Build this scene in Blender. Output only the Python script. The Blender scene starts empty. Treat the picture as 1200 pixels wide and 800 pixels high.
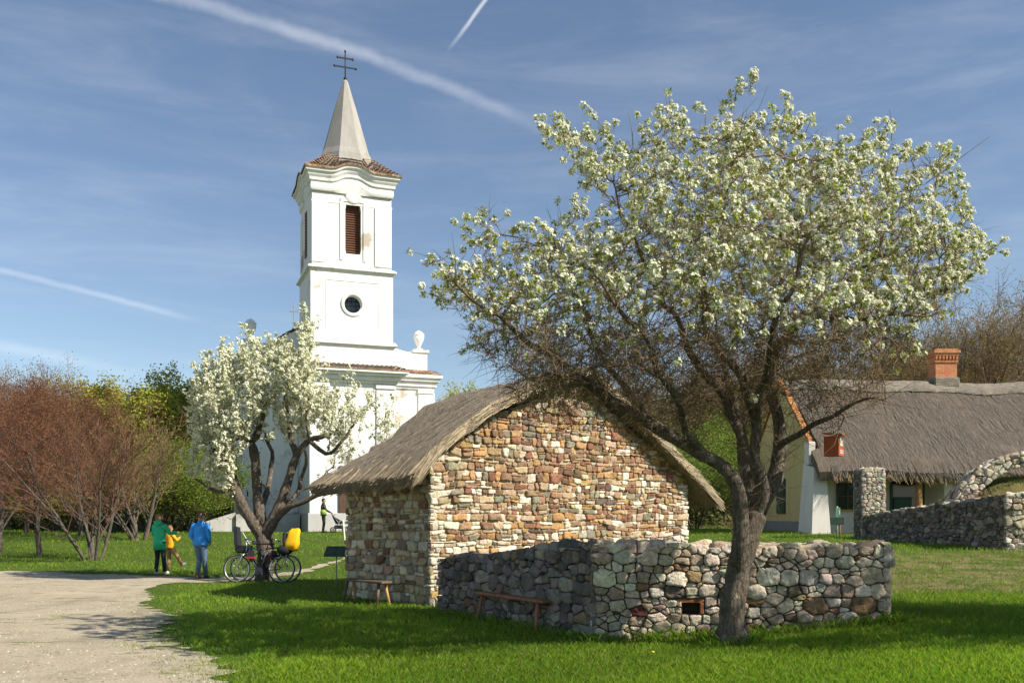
import bpy, math, random
import numpy as np
from mathutils import Vector, Matrix
random.seed(7); RNG = np.random.default_rng(7)
scn = bpy.context.scene
COL = scn.collection
R = math.radians
F = 1100.0; HZ = 605.0; EYE = 1.6          # photo focal length and horizon in 1200-px units, eye height in metres

def W(px, py, Y):
    return np.array([(px-600)/F*Y, Y, EYE+(HZ-py)/F*Y])
def s01(t):
    t = np.clip(t, 0, 1); return t*t*(3-2*t)
def gz(x, y):
    x = np.asarray(x, float); y = np.asarray(y, float)
    a = .30*s01((x-1)/5)
    b = .50*s01((y-16)/7)*s01(x/9)
    c = .80*s01((y-24)/26)*(1-s01((x+2)/10))
    d = .20*s01((y-22)/14)*s01(x/9)
    e = .07*np.maximum(0, y-46)*s01(x/20) + .012*np.maximum(0, y-60)
    u = .025*np.sin(x*.7+1.3)*np.sin(y*.55)+.012*np.sin(x*1.9+y*1.3)
    return a+b+c+d+e+u*s01((np.hypot(x-1, y-12)-3)/6)

# ------------------------------------------------------------------ objects
def setp(o, label=None, cat=None, group=None, kind=None):
    if label: o['label'] = label
    if cat: o['category'] = cat
    if group: o['group'] = group
    if kind: o['kind'] = kind
    return o
def thing(name, label, cat, loc, rotz=0, group=None, kind=None):
    o = bpy.data.objects.new(name, None); COL.objects.link(o)
    o.empty_display_size = .2
    o.location = loc; o.rotation_euler = (0, 0, rotz)
    return setp(o, label, cat, group, kind)
def link(name, me, parent=None, loc=None):
    o = bpy.data.objects.new(name, me); COL.objects.link(o)
    if parent is not None: o.parent = parent
    if loc is not None: o.location = loc
    return o
def copy_tree(o, parent=None):
    c = o.copy(); COL.objects.link(c)
    if parent is not None: c.parent = parent
    for ch in list(o.children): copy_tree(ch, c)
    return c
def mesh_np(name, V, quads=None, tris=None, mats=(), midx=None, col=None, smooth=False, polys=None):
    """V (n,3); quads (a,4); tris (b,3); polys list of index lists; midx per face in order quads,tris,polys"""
    me = bpy.data.meshes.new(name)
    parts = []; cnt = []
    if quads is not None and len(quads):
        q = np.asarray(quads, np.int32); parts.append(q.ravel()); cnt.append(np.full(len(q), 4, np.int32))
    if tris is not None and len(tris):
        t = np.asarray(tris, np.int32); parts.append(t.ravel()); cnt.append(np.full(len(t), 3, np.int32))
    if polys:
        parts.append(np.concatenate([np.asarray(p, np.int32) for p in polys])); cnt.append(np.array([len(p) for p in polys], np.int32))
    li = np.concatenate(parts); cn = np.concatenate(cnt)
    me.vertices.add(len(V)); me.vertices.foreach_set('co', np.asarray(V, np.float32).ravel())
    me.loops.add(len(li)); me.loops.foreach_set('vertex_index', li)
    me.polygons.add(len(cn))
    st = np.zeros(len(cn), np.int32); st[1:] = np.cumsum(cn)[:-1]
    me.polygons.foreach_set('loop_start', st)
    try: me.polygons.foreach_set('loop_total', cn)
    except Exception: pass
    if midx is not None: me.polygons.foreach_set('material_index', np.asarray(midx, np.int32))
    if smooth is True: me.polygons.foreach_set('use_smooth', np.ones(len(cn), bool))
    elif smooth is False: me.polygons.foreach_set('use_smooth', np.zeros(len(cn), bool))
    else: me.polygons.foreach_set('use_smooth', np.asarray(smooth, bool))
    if col is not None:
        at = me.color_attributes.new('col', 'FLOAT_COLOR', 'POINT')
        c4 = np.ones((len(V), 4), np.float32); c4[:, :3] = np.asarray(col)[:, :3]
        at.data.foreach_set('color', c4.ravel())
    for m in mats: me.materials.append(m)
    me.update(calc_edges=True); me.validate()
    return me

class MB:
    def __init__(s): s.v = []; s.f = []; s.m = []; s.s = []; s.c = []
    def add(s, V, Fc, m=0, smooth=False, col=(1, 1, 1)):
        o = len(s.v)
        s.v += [tuple(map(float, p)) for p in V]; s.c += [col]*len(V)
        for f in Fc: s.f.append([o+i for i in f]); s.m.append(m); s.s.append(smooth)
    def box(s, a, b, m=0, M=None, col=(1, 1, 1), bev=0):
        x0, y0, z0 = a; x1, y1, z1 = b
        x0, x1 = min(x0, x1), max(x0, x1); y0, y1 = min(y0, y1), max(y0, y1); z0, z1 = min(z0, z1), max(z0, z1)
        if bev > 0:
            e = min(bev, (x1-x0)*.45, (y1-y0)*.45, (z1-z0)*.45)
            V = []; idx = {}
            for ix, X in enumerate((x0, x1)):
                for iy, Y in enumerate((y0, y1)):
                    for iz, Z in enumerate((z0, z1)):
                        sx, sy, sz = (e, -e)[ix], (e, -e)[iy], (e, -e)[iz]
                        for ax, p in enumerate(((X, Y+sy, Z+sz), (X+sx, Y, Z+sz), (X+sx, Y+sy, Z))):
                            idx[(ix, iy, iz, ax)] = len(V); V.append(p)
            Fc = []
            for i in (0, 1):
                q = [idx[(i, 0, 0, 0)], idx[(i, 1, 0, 0)], idx[(i, 1, 1, 0)], idx[(i, 0, 1, 0)]]; Fc.append(q if i else q[::-1])
                q = [idx[(0, i, 0, 1)], idx[(0, i, 1, 1)], idx[(1, i, 1, 1)], idx[(1, i, 0, 1)]]; Fc.append(q if i else q[::-1])
                q = [idx[(0, 0, i, 2)], idx[(1, 0, i, 2)], idx[(1, 1, i, 2)], idx[(0, 1, i, 2)]]; Fc.append(q if i else q[::-1])
            for i in (0, 1):
                for j in (0, 1):
                    Fc.append([idx[(0, i, j, 1)], idx[(1, i, j, 1)], idx[(1, i, j, 2)], idx[(0, i, j, 2)]])
                    Fc.append([idx[(i, 0, j, 0)], idx[(i, 1, j, 0)], idx[(i, 1, j, 2)], idx[(i, 0, j, 2)]])
                    Fc.append([idx[(i, j, 0, 0)], idx[(i, j, 1, 0)], idx[(i, j, 1, 1)], idx[(i, j, 0, 1)]])
                    for k in (0, 1): Fc.append([idx[(i, j, k, 0)], idx[(i, j, k, 1)], idx[(i, j, k, 2)]])
        else:
            V = [(x0, y0, z0), (x1, y0, z0), (x1, y1, z0), (x0, y1, z0), (x0, y0, z1), (x1, y0, z1), (x1, y1, z1), (x0, y1, z1)]
            Fc = [(0, 3, 2, 1), (4, 5, 6, 7), (0, 1, 5, 4), (1, 2, 6, 5), (2, 3, 7, 6), (3, 0, 4, 7)]
        if M is not None: V = [tuple(M @ Vector(p)) for p in V]
        s.add(V, Fc, m, False, col); return s
    def hexa(s, bot, top, m=0, col=(1, 1, 1)):
        n = len(bot); V = list(bot)+list(top)
        Fc = [tuple(range(n))[::-1], tuple(range(n, 2*n))]+[(i, (i+1) % n, n+(i+1) % n, n+i) for i in range(n)]
        s.add(V, Fc, m, False, col); return s
    def tube(s, pts, rad, n=8, m=0, cap=True, smooth=True, col=(1, 1, 1), sq=None):
        pts = [np.array(p, float) for p in pts]
        if not hasattr(rad, '__len__'): rad = [rad]*len(pts)
        V, Q = tube_np(np.array(pts), np.array(rad, float), n)
        Fc = [tuple(q) for q in Q]
        k = len(pts)
        s.add(V, Fc, m, smooth, col)
        if cap:
            o = len(s.v)-len(V)
            s.f.append([o+i for i in range(n)][::-1]); s.m.append(m); s.s.append(False)
            s.f.append([o+(k-1)*n+i for i in range(n)]); s.m.append(m); s.s.append(False)
        return s
    def lathe(s, prof, n=16, m=0, c=(0, 0, 0), smooth=True, ax='z', sx=1, sy=1, ph=0, col=(1, 1, 1)):
        V = []
        for r, z in prof:
            for i in range(n):
                a = 2*math.pi*i/n+ph
                p = (r*math.cos(a)*sx, r*math.sin(a)*sy, z)
                if ax == 'y': p = (p[0], p[2], p[1])
                if ax == 'x': p = (p[2], p[0], p[1])
                V.append((p[0]+c[0], p[1]+c[1], p[2]+c[2]))
        Fc = [(j*n+i, j*n+(i+1) % n, (j+1)*n+(i+1) % n, (j+1)*n+i) for j in range(len(prof)-1) for i in range(n)]
        if prof[0][0] > 1e-4: Fc.append(tuple(range(n))[::-1])
        if prof[-1][0] > 1e-4: Fc.append(tuple((len(prof)-1)*n+i for i in range(n)))
        s.add(V, Fc, m, smooth, col); return s
    def ell(s, c, r, n=12, k=8, m=0, M=None, smooth=True, col=(1, 1, 1)):
        V = []
        for j in range(k+1):
            t = math.pi*j/k
            for i in range(n):
                a = 2*math.pi*i/n
                p = Vector((r[0]*math.sin(t)*math.cos(a), r[1]*math.sin(t)*math.sin(a), -r[2]*math.cos(t)))
                if M is not None: p = M @ p
                V.append((p[0]+c[0], p[1]+c[1], p[2]+c[2]))
        Fc = [(j*n+i, j*n+(i+1) % n, (j+1)*n+(i+1) % n, (j+1)*n+i) for j in range(k) for i in range(n)]
        s.add(V, Fc, m, smooth, col); return s
    def grid(s, P, m=0, smooth=True, closed=False, col=(1, 1, 1)):
        a = len(P); b = len(P[0]); V = [p for row in P for p in row]
        Fc = [(i*b+j, i*b+j+1, (i+1)*b+j+1, (i+1)*b+j) for i in range(a-1) for j in range(b-1)]
        s.add(V, Fc, m, smooth, col); return s
    def build(s, name, mats, parent=None, off=None):
        if not isinstance(mats, (list, tuple)): mats = [mats]
        V = np.array(s.v, float)
        if off is not None: V = V-np.array(off, float)
        me = mesh_np(name, V, polys=s.f, mats=mats, midx=s.m, col=np.array(s.c), smooth=np.array(s.s, bool))
        return link(name, me, parent, None if (off is None or parent is not None) else off)

def tube_np(P, rad, n):
    k = len(P)
    T = np.empty_like(P); T[1:-1] = P[2:]-P[:-2]; T[0] = P[1]-P[0]; T[-1] = P[-1]-P[-2]
    T /= np.maximum(np.linalg.norm(T, axis=1, keepdims=True), 1e-9)
    t0 = T[0]; a = np.array([0, 0, 1.]) if abs(t0[2]) < .9 else np.array([1., 0, 0])
    N = np.empty_like(P); nn = np.cross(t0, a); nn /= np.linalg.norm(nn)
    for i in range(k):
        nn = nn-T[i]*nn.dot(T[i]); l = np.linalg.norm(nn)
        nn = nn/l if l > 1e-6 else np.array([1., 0, 0]); N[i] = nn
    B = np.cross(T, N)
    ang = 2*np.pi*np.arange(n)/n
    V = P[:, None]+rad[:, None, None]*(np.cos(ang)[None, :, None]*N[:, None]+np.sin(ang)[None, :, None]*B[:, None])
    i = np.arange(k-1)[:, None]*n; j = np.arange(n)[None]; j2 = (j+1) % n
    Q = np.stack([i+j, i+j2, i+n+j2, i+n+j], -1).reshape(-1, 4)
    return V.reshape(-1, 3), Q

# ------------------------------------------------------------------ materials
MATS = {}
def nmat(name):
    m = bpy.data.materials.new(name); m.use_nodes = True
    nt = m.node_tree; nt.nodes.clear()
    out = nt.nodes.new('ShaderNodeOutputMaterial')
    b = nt.nodes.new('ShaderNodeBsdfPrincipled'); nt.links.new(b.outputs[0], out.inputs[0])
    b.inputs['Roughness'].default_value = .85
    try: b.inputs['Specular IOR Level'].default_value = .3
    except Exception: pass
    return m, nt, b, out
def N(nt, t, **k):
    n = nt.nodes.new(t)
    for a, v in k.items():
        if a.startswith('i_'):
            key = a[2:].replace('_', ' ')
            n.inputs[int(key) if key.isdigit() else key].default_value = v
        else: setattr(n, a, v)
    return n
def L(nt, a, b): nt.links.new(a, b)
def coords(nt, scale=(1, 1, 1), kind='Object', rot=(0, 0, 0)):
    tc = N(nt, 'ShaderNodeTexCoord'); mp = N(nt, 'ShaderNodeMapping')
    mp.inputs['Scale'].default_value = scale; mp.inputs['Rotation'].default_value = rot
    L(nt, tc.outputs[kind], mp.inputs[0]); return mp.outputs[0]
def noise(nt, vec, scale, detail=4, rough=.55, dist=0):
    n = N(nt, 'ShaderNodeTexNoise'); n.inputs['Scale'].default_value = scale
    n.inputs['Detail'].default_value = detail; n.inputs['Roughness'].default_value = rough; n.inputs['Distortion'].default_value = dist
    L(nt, vec, n.inputs['Vector']); return n.outputs['Fac']
def ramp(nt, fac, stops):
    r = N(nt, 'ShaderNodeValToRGB'); cr = r.color_ramp
    while len(cr.elements) < len(stops): cr.elements.new(.5)
    for e, (p, c) in zip(cr.elements, stops):
        e.position = p; e.color = tuple(c)+(1,) if hasattr(c, '__len__') else (c, c, c, 1)
    L(nt, fac, r.inputs[0]); return r.outputs[0]
def mix(nt, fac, a, b, mode='MIX'):
    m = N(nt, 'ShaderNodeMix', data_type='RGBA', blend_type=mode)
    for v, i in ((fac, 0), (a, 6), (b, 7)):
        if hasattr(v, 'links'): L(nt, v, m.inputs[i])
        elif hasattr(v, '__len__'): m.inputs[i].default_value = tuple(v)+(1,)
        else: m.inputs[i].default_value = v
    return m.outputs[2]
def bump(nt, b, h, strength=.5, dist=.02):
    n = N(nt, 'ShaderNodeBump'); n.inputs['Strength'].default_value = strength; n.inputs['Distance'].default_value = dist
    L(nt, h, n.inputs['Height']); L(nt, n.outputs[0], b.inputs['Normal']); return n
def simple(name, c, rough=.7, var=.25, sc=6, bmp=0, metal=0, bd=.01, spec=None):
    if name in MATS: return MATS[name]
    m, nt, b, o = nmat(name); v = coords(nt)
    nz = noise(nt, v, sc, 5)
    c = np.array(c)
    L(nt, ramp(nt, nz, [(.25, tuple(c*(1-var))), (.75, tuple(np.minimum(c*(1+var), 1)))]), b.inputs['Base Color'])
    b.inputs['Roughness'].default_value = rough; b.inputs['Metallic'].default_value = metal
    if spec is not None: b.inputs['Specular IOR Level'].default_value = spec
    if bmp: bump(nt, b, noise(nt, v, sc*5, 4), bmp, bd)
    MATS[name] = m; return m
def vcolmat(name, var=.35, sc=14, bmp=.5, bd=.02, rough=.9, spots=None):
    m, nt, b, o = nmat(name); v = coords(nt)
    at = N(nt, 'ShaderNodeAttribute', attribute_name='col')
    nz = noise(nt, v, sc, 8, .7)
    k = ramp(nt, nz, [(.3, 1-var), (.7, 1+var*.6)])
    c = mix(nt, 1.0, at.outputs['Color'], k, 'MULTIPLY')
    if spots:
        sp = ramp(nt, noise(nt, v, spots[0], 5, .7), [(spots[1], 0.), (spots[1]+.06, 1.)])
        c = mix(nt, sp, c, spots[2])
    L(nt, c, b.inputs['Base Color']); b.inputs['Roughness'].default_value = rough
    bump(nt, b, noise(nt, v, sc*2.2, 8, .7), bmp, bd)
    MATS[name] = m; return m
def leafmat(name, trans=.45, rough=.6, spec=.3):
    m, nt, b, o = nmat(name)
    at = N(nt, 'ShaderNodeAttribute', attribute_name='col')
    L(nt, at.outputs['Color'], b.inputs['Base Color']); b.inputs['Roughness'].default_value = rough
    b.inputs['Specular IOR Level'].default_value = spec
    t = N(nt, 'ShaderNodeBsdfTranslucent'); L(nt, at.outputs['Color'], t.inputs[0])
    ms = N(nt, 'ShaderNodeMixShader'); ms.inputs[0].default_value = trans
    L(nt, b.outputs[0], ms.inputs[1]); L(nt, t.outputs[0], ms.inputs[2]); L(nt, ms.outputs[0], o.inputs[0])
    MATS[name] = m; return m

M_stone = vcolmat('rubble_stone', .42, 18, .8, .03)
M_graystone = vcolmat('grey_field_stone', .5, 14, .9, .035, spots=(9, .64, (.42, .38, .27)))
M_leaf = leafmat('spring_leaf', .42)
M_petal = leafmat('petal', .32, .7, .15)
M_blade = leafmat('grass_blade', .45, .55)
def bark(name, c1, c2, sc=9, lich=True):
    m, nt, b, o = nmat(name); v = coords(nt, (1, 1, .25))
    n1 = noise(nt, v, sc*2.4, 8, .7, .6); v2 = coords(nt)
    c = ramp(nt, n1, [(.32, c1), (.68, c2)])
    if lich:
        l = ramp(nt, noise(nt, v2, sc*.9, 6, .75), [(.56, 0.), (.66, 1.)])
        c = mix(nt, l, c, (.34, .31, .22))
    L(nt, c, b.inputs['Base Color']); b.inputs['Roughness'].default_value = .95
    bump(nt, b, n1, 1., .06); MATS[name] = m; return m
M_bark = bark('pear_bark', (.030, .023, .018), (.25, .20, .15), 13)
M_twig = simple('pear_twig', (.19, .13, .075), .9, .4, 8)
M_twiggrey = simple('woodland_twig', (.21, .14, .08), .95, .35, 2)
M_twigred = simple('reddish_twig', (.15, .068, .042), .95, .35, 2)
M_twigtan = simple('tan_twig', (.21, .13, .07), .95, .35, 2)
M_barkgrey = bark('woodland_bark', (.05, .04, .032), (.17, .14, .11), 5, False)

def thatch(name, base, dark, along, sc=1):
    # along: mapping scale that is small along the reeds
    m, nt, b, o = nmat(name); v = coords(nt, along); v2 = coords(nt)
    n1 = noise(nt, v, 22*sc, 6, .7); n2 = noise(nt, v2, 1.3, 5, .6); n3 = noise(nt, v, 70*sc, 3, .6)
    c = ramp(nt, n1, [(.3, dark), (.7, base)])
    c = mix(nt, ramp(nt, n2, [(.35, .35), (.7, 0.)]), c, (.10, .085, .06))
    L(nt, c, b.inputs['Base Color']); b.inputs['Roughness'].default_value = .95
    ad = N(nt, 'ShaderNodeMath', operation='ADD'); L(nt, n1, ad.inputs[0]); L(nt, n3, ad.inputs[1])
    bump(nt, b, ad.outputs[0], .9, .05); MATS[name] = m; return m
M_thatch = thatch('reed_thatch', (.46, .37, .27), (.13, .10, .07), (1, .12, .35))
M_thatch2 = thatch('old_grey_thatch', (.20, .158, .118), (.07, .054, .042), (1, .12, .22), .45)
M_straw = vcolmat('straw', .2, 8, .1, .01)

def plaster(name, c, patch=(.42, .36, .28), amt=.62, dirt=.12):
    m, nt, b, o = nmat(name); v = coords(nt)
    n1 = noise(nt, v, .55, 9, .62); n2 = noise(nt, v, 3.5, 7, .7); n3 = noise(nt, coords(nt, (1, 1, .2)), 1.8, 6, .7)
    cc = mix(nt, ramp(nt, n3, [(.42, 0.), (.72, dirt*4)]), c, tuple(np.array(c)*np.array((.74, .71, .65))))
    cc = mix(nt, ramp(nt, n1, [(amt-.02, 0.), (amt+.04, .9)]), cc, patch)
    cc = mix(nt, ramp(nt, n2, [(.68, 0.), (.72, .7)]), cc, tuple(np.array(c)*.66))
    L(nt, cc, b.inputs['Base Color']); b.inputs['Roughness'].default_value = .9
    bump(nt, b, n2, .25, .03); MATS[name] = m; return m
M_white = plaster('church_limewash', (.84, .83, .795), amt=.605, dirt=.13)
M_whitec = plaster('cottage_limewash', (.70, .66, .58), amt=.75)
M_yellow = plaster('ochre_limewash', (.58, .46, .20), (.40, .34, .22), .72)
M_plinth = plaster('grey_plinth', (.22, .22, .22), (.16, .155, .15), .6)
M_churchplinth = plaster('church_plinth_render', (.50, .49, .47), (.34, .31, .27), .6)
M_mortar = simple('earth_mortar', (.42, .33, .225), .95, .3, 10, .5)
M_mortarg = simple('dark_joint', (.13, .11, .08), .95, .35, 10, .5)
M_wood = simple('bench_wood', (.30, .13, .065), .65, .35, 12, .3)
M_woodnew = simple('fresh_wood', (.50, .29, .11), .6, .25, 10, .2)
M_iron = simple('black_iron', (.02, .02, .022), .5, .2, 10)
M_green = simple('dark_green_paint', (.03, .075, .05), .45, .2, 8)
M_glass = simple('dark_glass', (.015, .02, .02), .12, .2, 3, spec=.6)
def tiles(name, c1, c2, c3, sx, sz):
    m, nt, b, o = nmat(name); v = coords(nt)
    wn = N(nt, 'ShaderNodeTexVoronoi'); wn.inputs['Scale'].default_value = sx; L(nt, v, wn.inputs['Vector'])
    n1 = noise(nt, v, 3, 6, .7)
    c = mix(nt, ramp(nt, n1, [(.35, 0.), (.65, 1.)]), c1, c2)
    c = mix(nt, ramp(nt, noise(nt, v, 11, 5, .7), [(.5, 0.), (.6, 1.)]), c, c3)
    sep = N(nt, 'ShaderNodeSeparateColor'); L(nt, wn.outputs['Color'], sep.inputs[0])
    c = mix(nt, 1., c, ramp(nt, sep.outputs[0], [(0, .55), (1, 1.25)]), 'MULTIPLY')
    L(nt, c, b.inputs['Base Color']); b.inputs['Roughness'].default_value = .85
    bump(nt, b, wn.outputs['Distance'], .8, .05); MATS[name] = m; return m
M_tile = tiles('old_clay_tile', (.29, .155, .088), (.19, .12, .08), (.42, .32, .20), 3.6, 3)
M_tilebright = tiles('orange_clay_coping', (.58, .23, .07), (.50, .20, .07), (.5, .3, .14), 4, 3)
def brick(name):
    m, nt, b, o = nmat(name); v = coords(nt, (1, 1, 1), 'Object', (R(90), 0, 0))
    t = N(nt, 'ShaderNodeTexBrick'); t.inputs['Scale'].default_value = 1
    t.inputs['Brick Width'].default_value = .26; t.inputs['Row Height'].default_value = .085; t.inputs['Mortar Size'].default_value = .009
    t.inputs['Color1'].default_value = (.52, .16, .06, 1); t.inputs['Color2'].default_value = (.62, .24, .09, 1); t.inputs['Mortar'].default_value = (.55, .36, .22, 1)
    L(nt, v, t.inputs['Vector'])
    c = mix(nt, 1., t.outputs['Color'], ramp(nt, noise(nt, coords(nt), 5, 6), [(.3, .7), (.7, 1.15)]), 'MULTIPLY')
    L(nt, c, b.inputs['Base Color']); bump(nt, b, noise(nt, coords(nt), 30, 4), .5, .01); MATS[name] = m; return m
M_brick = brick('orange_brick')
M_spire = plaster('grey_spire_sheet', (.36, .34, .31), (.28, .24, .2), .62, .2)

def groundmat():
    m, nt, b, o = nmat('meadow_ground'); v = coords(nt)
    n1 = noise(nt, v, .35, 6, .6); n2 = noise(nt, v, 9, 8, .75); n3 = noise(nt, v, 1.6, 6, .65)
    c = ramp(nt, n2, [(.3, (.035, .065, .010)), (.7, (.085, .135, .020))])
    c = mix(nt, ramp(nt, n3, [(.5, 0.), (.72, .8)]), c, (.13, .145, .035))
    at = N(nt, 'ShaderNodeAttribute', attribute_name='col')   # red channel: dry bank, green channel: forest floor
    sep = N(nt, 'ShaderNodeSeparateColor'); L(nt, at.outputs['Color'], sep.inputs[0])
    dry = N(nt, 'ShaderNodeMath', operation='MULTIPLY'); L(nt, sep.outputs[0], dry.inputs[0]); L(nt, ramp(nt, noise(nt, v, 2.2, 7, .7), [(.42, 0.), (.6, 1.)]), dry.inputs[1])
    c = mix(nt, dry.outputs[0], c, (.25, .19, .10))
    c = mix(nt, sep.outputs[1], c, ramp(nt, n3, [(.3, (.10, .08, .035)), (.7, (.19, .16, .06))]))
    L(nt, c, b.inputs['Base Color']); b.inputs['Roughness'].default_value = .95; b.inputs['Specular IOR Level'].default_value = .1
    bump(nt, b, n2, .7, .05); return m
def gravelmat():
    m, nt, b, o = nmat('pale_gravel'); v = coords(nt)
    n1 = noise(nt, v, .5, 7, .6); n2 = noise(nt, v, 26, 8, .8); n3 = noise(nt, v, 2.4, 7, .7)
    c = ramp(nt, n2, [(.3, (.20, .165, .11)), (.50, (.42, .36, .26)), (.72, (.58, .50, .37))])
    c = mix(nt, ramp(nt, n3, [(.45, 0.), (.75, .55)]), c, (.27, .22, .14))
    c = mix(nt, ramp(nt, n1, [(.3, .6), (.5, 0.)]), c, (.54, .46, .34))
    c = mix(nt, ramp(nt, noise(nt, coords(nt, (1, .35, 1), 'Object', (0, 0, R(-20))), 1.1, 5, .6), [(.52, 0.), (.66, .6)]), c, (.24, .20, .14))
    g = ramp(nt, noise(nt, coords(nt, (.5, 1.6, 1)), 1.5, 8, .72), [(.56, 0.), (.63, .85)])
    c = mix(nt, g, c, (.15, .155, .05))
    vo = N(nt, 'ShaderNodeTexVoronoi'); vo.inputs['Scale'].default_value = 22; L(nt, v, vo.inputs['Vector'])
    st = ramp(nt, vo.outputs['Distance'], [(.10, 1.), (.2, 0.)])
    c = mix(nt, st, c, (.60, .56, .48))
    L(nt, c, b.inputs['Base Color']); b.inputs['Roughness'].default_value = .95; b.inputs['Specular IOR Level'].default_value = .1
    ad = N(nt, 'ShaderNodeMath', operation='ADD'); L(nt, n2, ad.inputs[0]); L(nt, st, ad.inputs[1])
    bump(nt, b, ad.outputs[0], .6, .03); return m
M_ground = groundmat(); M_gravel = gravelmat()

# ------------------------------------------------------------------ sky, sun, camera
SUN_AZ = np.array([.915, -.403]); SUN_EL = R(39)
def build_world():
    w = bpy.data.worlds.new('World'); scn.world = w; w.use_nodes = True
    nt = w.node_tree; nt.nodes.clear()
    out = N(nt, 'ShaderNodeOutputWorld'); bg = N(nt, 'ShaderNodeBackground'); bg.inputs[1].default_value = SKY
    L(nt, bg.outputs[0], out.inputs[0])
    sky = N(nt, 'ShaderNodeTexSky', sky_type='NISHITA'); sky.sun_disc = False
    sky.sun_elevation = SUN_EL; sky.sun_rotation = math.atan2(SUN_AZ[0], SUN_AZ[1])
    sky.air_density = 1.0; sky.dust_density = .1; sky.ozone_density = 1.7; sky.altitude = 150
    tc = N(nt, 'ShaderNodeTexCoord'); vec = tc.outputs['Generated']
    def vmath(op, a, b):
        n = N(nt, 'ShaderNodeVectorMath', operation=op)
        for i, q in ((0, a), (1, b)):
            if hasattr(q, 'links'): L(nt, q, n.inputs[i])
            else: n.inputs[i].default_value = tuple(q)
        return n.outputs['Value'] if op == 'DOT_PRODUCT' else n.outputs[0]
    def m1(op, a, b=0., c=None):
        n = N(nt, 'ShaderNodeMath', operation=op)
        for i, q in enumerate((a, b) if c is None else (a, b, c)):
            if hasattr(q, 'links'): L(nt, q, n.inputs[i])
            else: n.inputs[i].default_value = q
        return n.outputs[0]
    def sstep(x, a, b):
        n = N(nt, 'ShaderNodeMapRange', interpolation_type='SMOOTHSTEP'); L(nt, x, n.inputs[0])
        n.inputs[1].default_value = a; n.inputs[2].default_value = b; return n.outputs[0]
    col = sky.outputs[0]
    total = None
    def dirv(px, py):
        d = np.array([(px-600)/F, 1, (HZ-py)/F]); return d/np.linalg.norm(d)
    nz = noise(nt, vec, 34, 6, .6); nzb = noise(nt, vec, 9, 5, .6)
    for (x0, y0, x1, y1, wd, amp, a0, a1, bend) in [
            (130, -22, 690, 176, 10, .20, -.08, .97, 14), (640, -96, 516, 72, 3.2, .42, .1, .97, 0),
            (-120, 288, 262, 384, 5, .17, -.1, .97, 2), (-60, 395, 190, 446, 10, .13, -.1, .9, 2), (380, 150, 1300, 60, 50, .025, .1, .9, 0)]:
        d0, d1 = dirv(x0, y0), dirv(x1, y1); nrm = np.cross(d0, d1); nrm /= np.linalg.norm(nrm)
        t = d1-d0; tl = np.linalg.norm(t); t /= tl
        dist = vmath('DOT_PRODUCT', vec, nrm)
        al = m1('DIVIDE', m1('SUBTRACT', vmath('DOT_PRODUCT', vec, t), float(d0.dot(t))), tl)
        par = m1('MULTIPLY', m1('MULTIPLY', al, m1('SUBTRACT', 1., al)), 4*bend/F)
        dd = m1('ABSOLUTE', m1('ADD', m1('ADD', dist, par), m1('MULTIPLY', m1('SUBTRACT', nz, .5), wd*.9/F)))
        prof = m1('SUBTRACT', 1., sstep(dd, 0., wd/F))
        env = m1('MULTIPLY', sstep(al, a0, a0+.1), m1('SUBTRACT', 1., sstep(al, a1-.3, a1)))
        k = m1('MULTIPLY', m1('MULTIPLY', prof, env), m1('MULTIPLY', sstep(nzb, .1, .62), amp))
        total = k if total is None else m1('ADD', total, k)
    # thin cirrus veil
    mp = N(nt, 'ShaderNodeMapping'); mp.inputs['Scale'].default_value = (1.2, 1.2, 7); mp.inputs['Rotation'].default_value = (0, R(12), 0); L(nt, vec, mp.inputs[0])
    ci = m1('MULTIPLY', sstep(noise(nt, mp.outputs[0], 3.2, 9, .62, .4), .38, .88), .12)
    total = m1('ADD', m1('ADD', total, ci), .015)
    total = m1('MINIMUM', total, .8)
    cloud = (CLOUD, CLOUD*1.0, CLOUD*1.02)
    L(nt, mix(nt, total, col, cloud), bg.inputs[0])
SKY = .082; CLOUD = 10.5
build_world()
sl = bpy.data.lights.new('sun', 'SUN'); sl.energy = 5.0; sl.angle = R(.53); sl.color = (1, .93, .81)
so = bpy.data.objects.new('sun', sl); COL.objects.link(so)
sdir = np.array([SUN_AZ[0]*math.cos(SUN_EL), SUN_AZ[1]*math.cos(SUN_EL), math.sin(SUN_EL)])
so.rotation_euler = Vector(tuple(sdir)).to_track_quat('Z', 'Y').to_euler(); so.location = (20, -10, 30)
cam = bpy.data.cameras.new('camera'); cam.sensor_width = 36; cam.sensor_fit = 'HORIZONTAL'; cam.lens = F/1200*36
cam.shift_y = (HZ-400)/1200; cam.clip_end = 2000; cam.clip_start = .1
co = bpy.data.objects.new('camera', cam); COL.objects.link(co); co.location = (0, 0, EYE); co.rotation_euler = (R(90), 0, 0)
scn.camera = co
scn.view_settings.view_transform = 'Standard'; scn.view_settings.look = 'None'; scn.view_settings.exposure = .60; scn.view_settings.gamma = 1
scn.cycles.use_denoising = True
scn.cycles.max_bounces = 5; scn.cycles.diffuse_bounces = 3; scn.cycles.transmission_bounces = 4; scn.cycles.transparent_max_bounces = 4
scn.cycles.use_adaptive_sampling = True
NGRASS=420000
import mathutils.noise as mnoise
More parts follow.
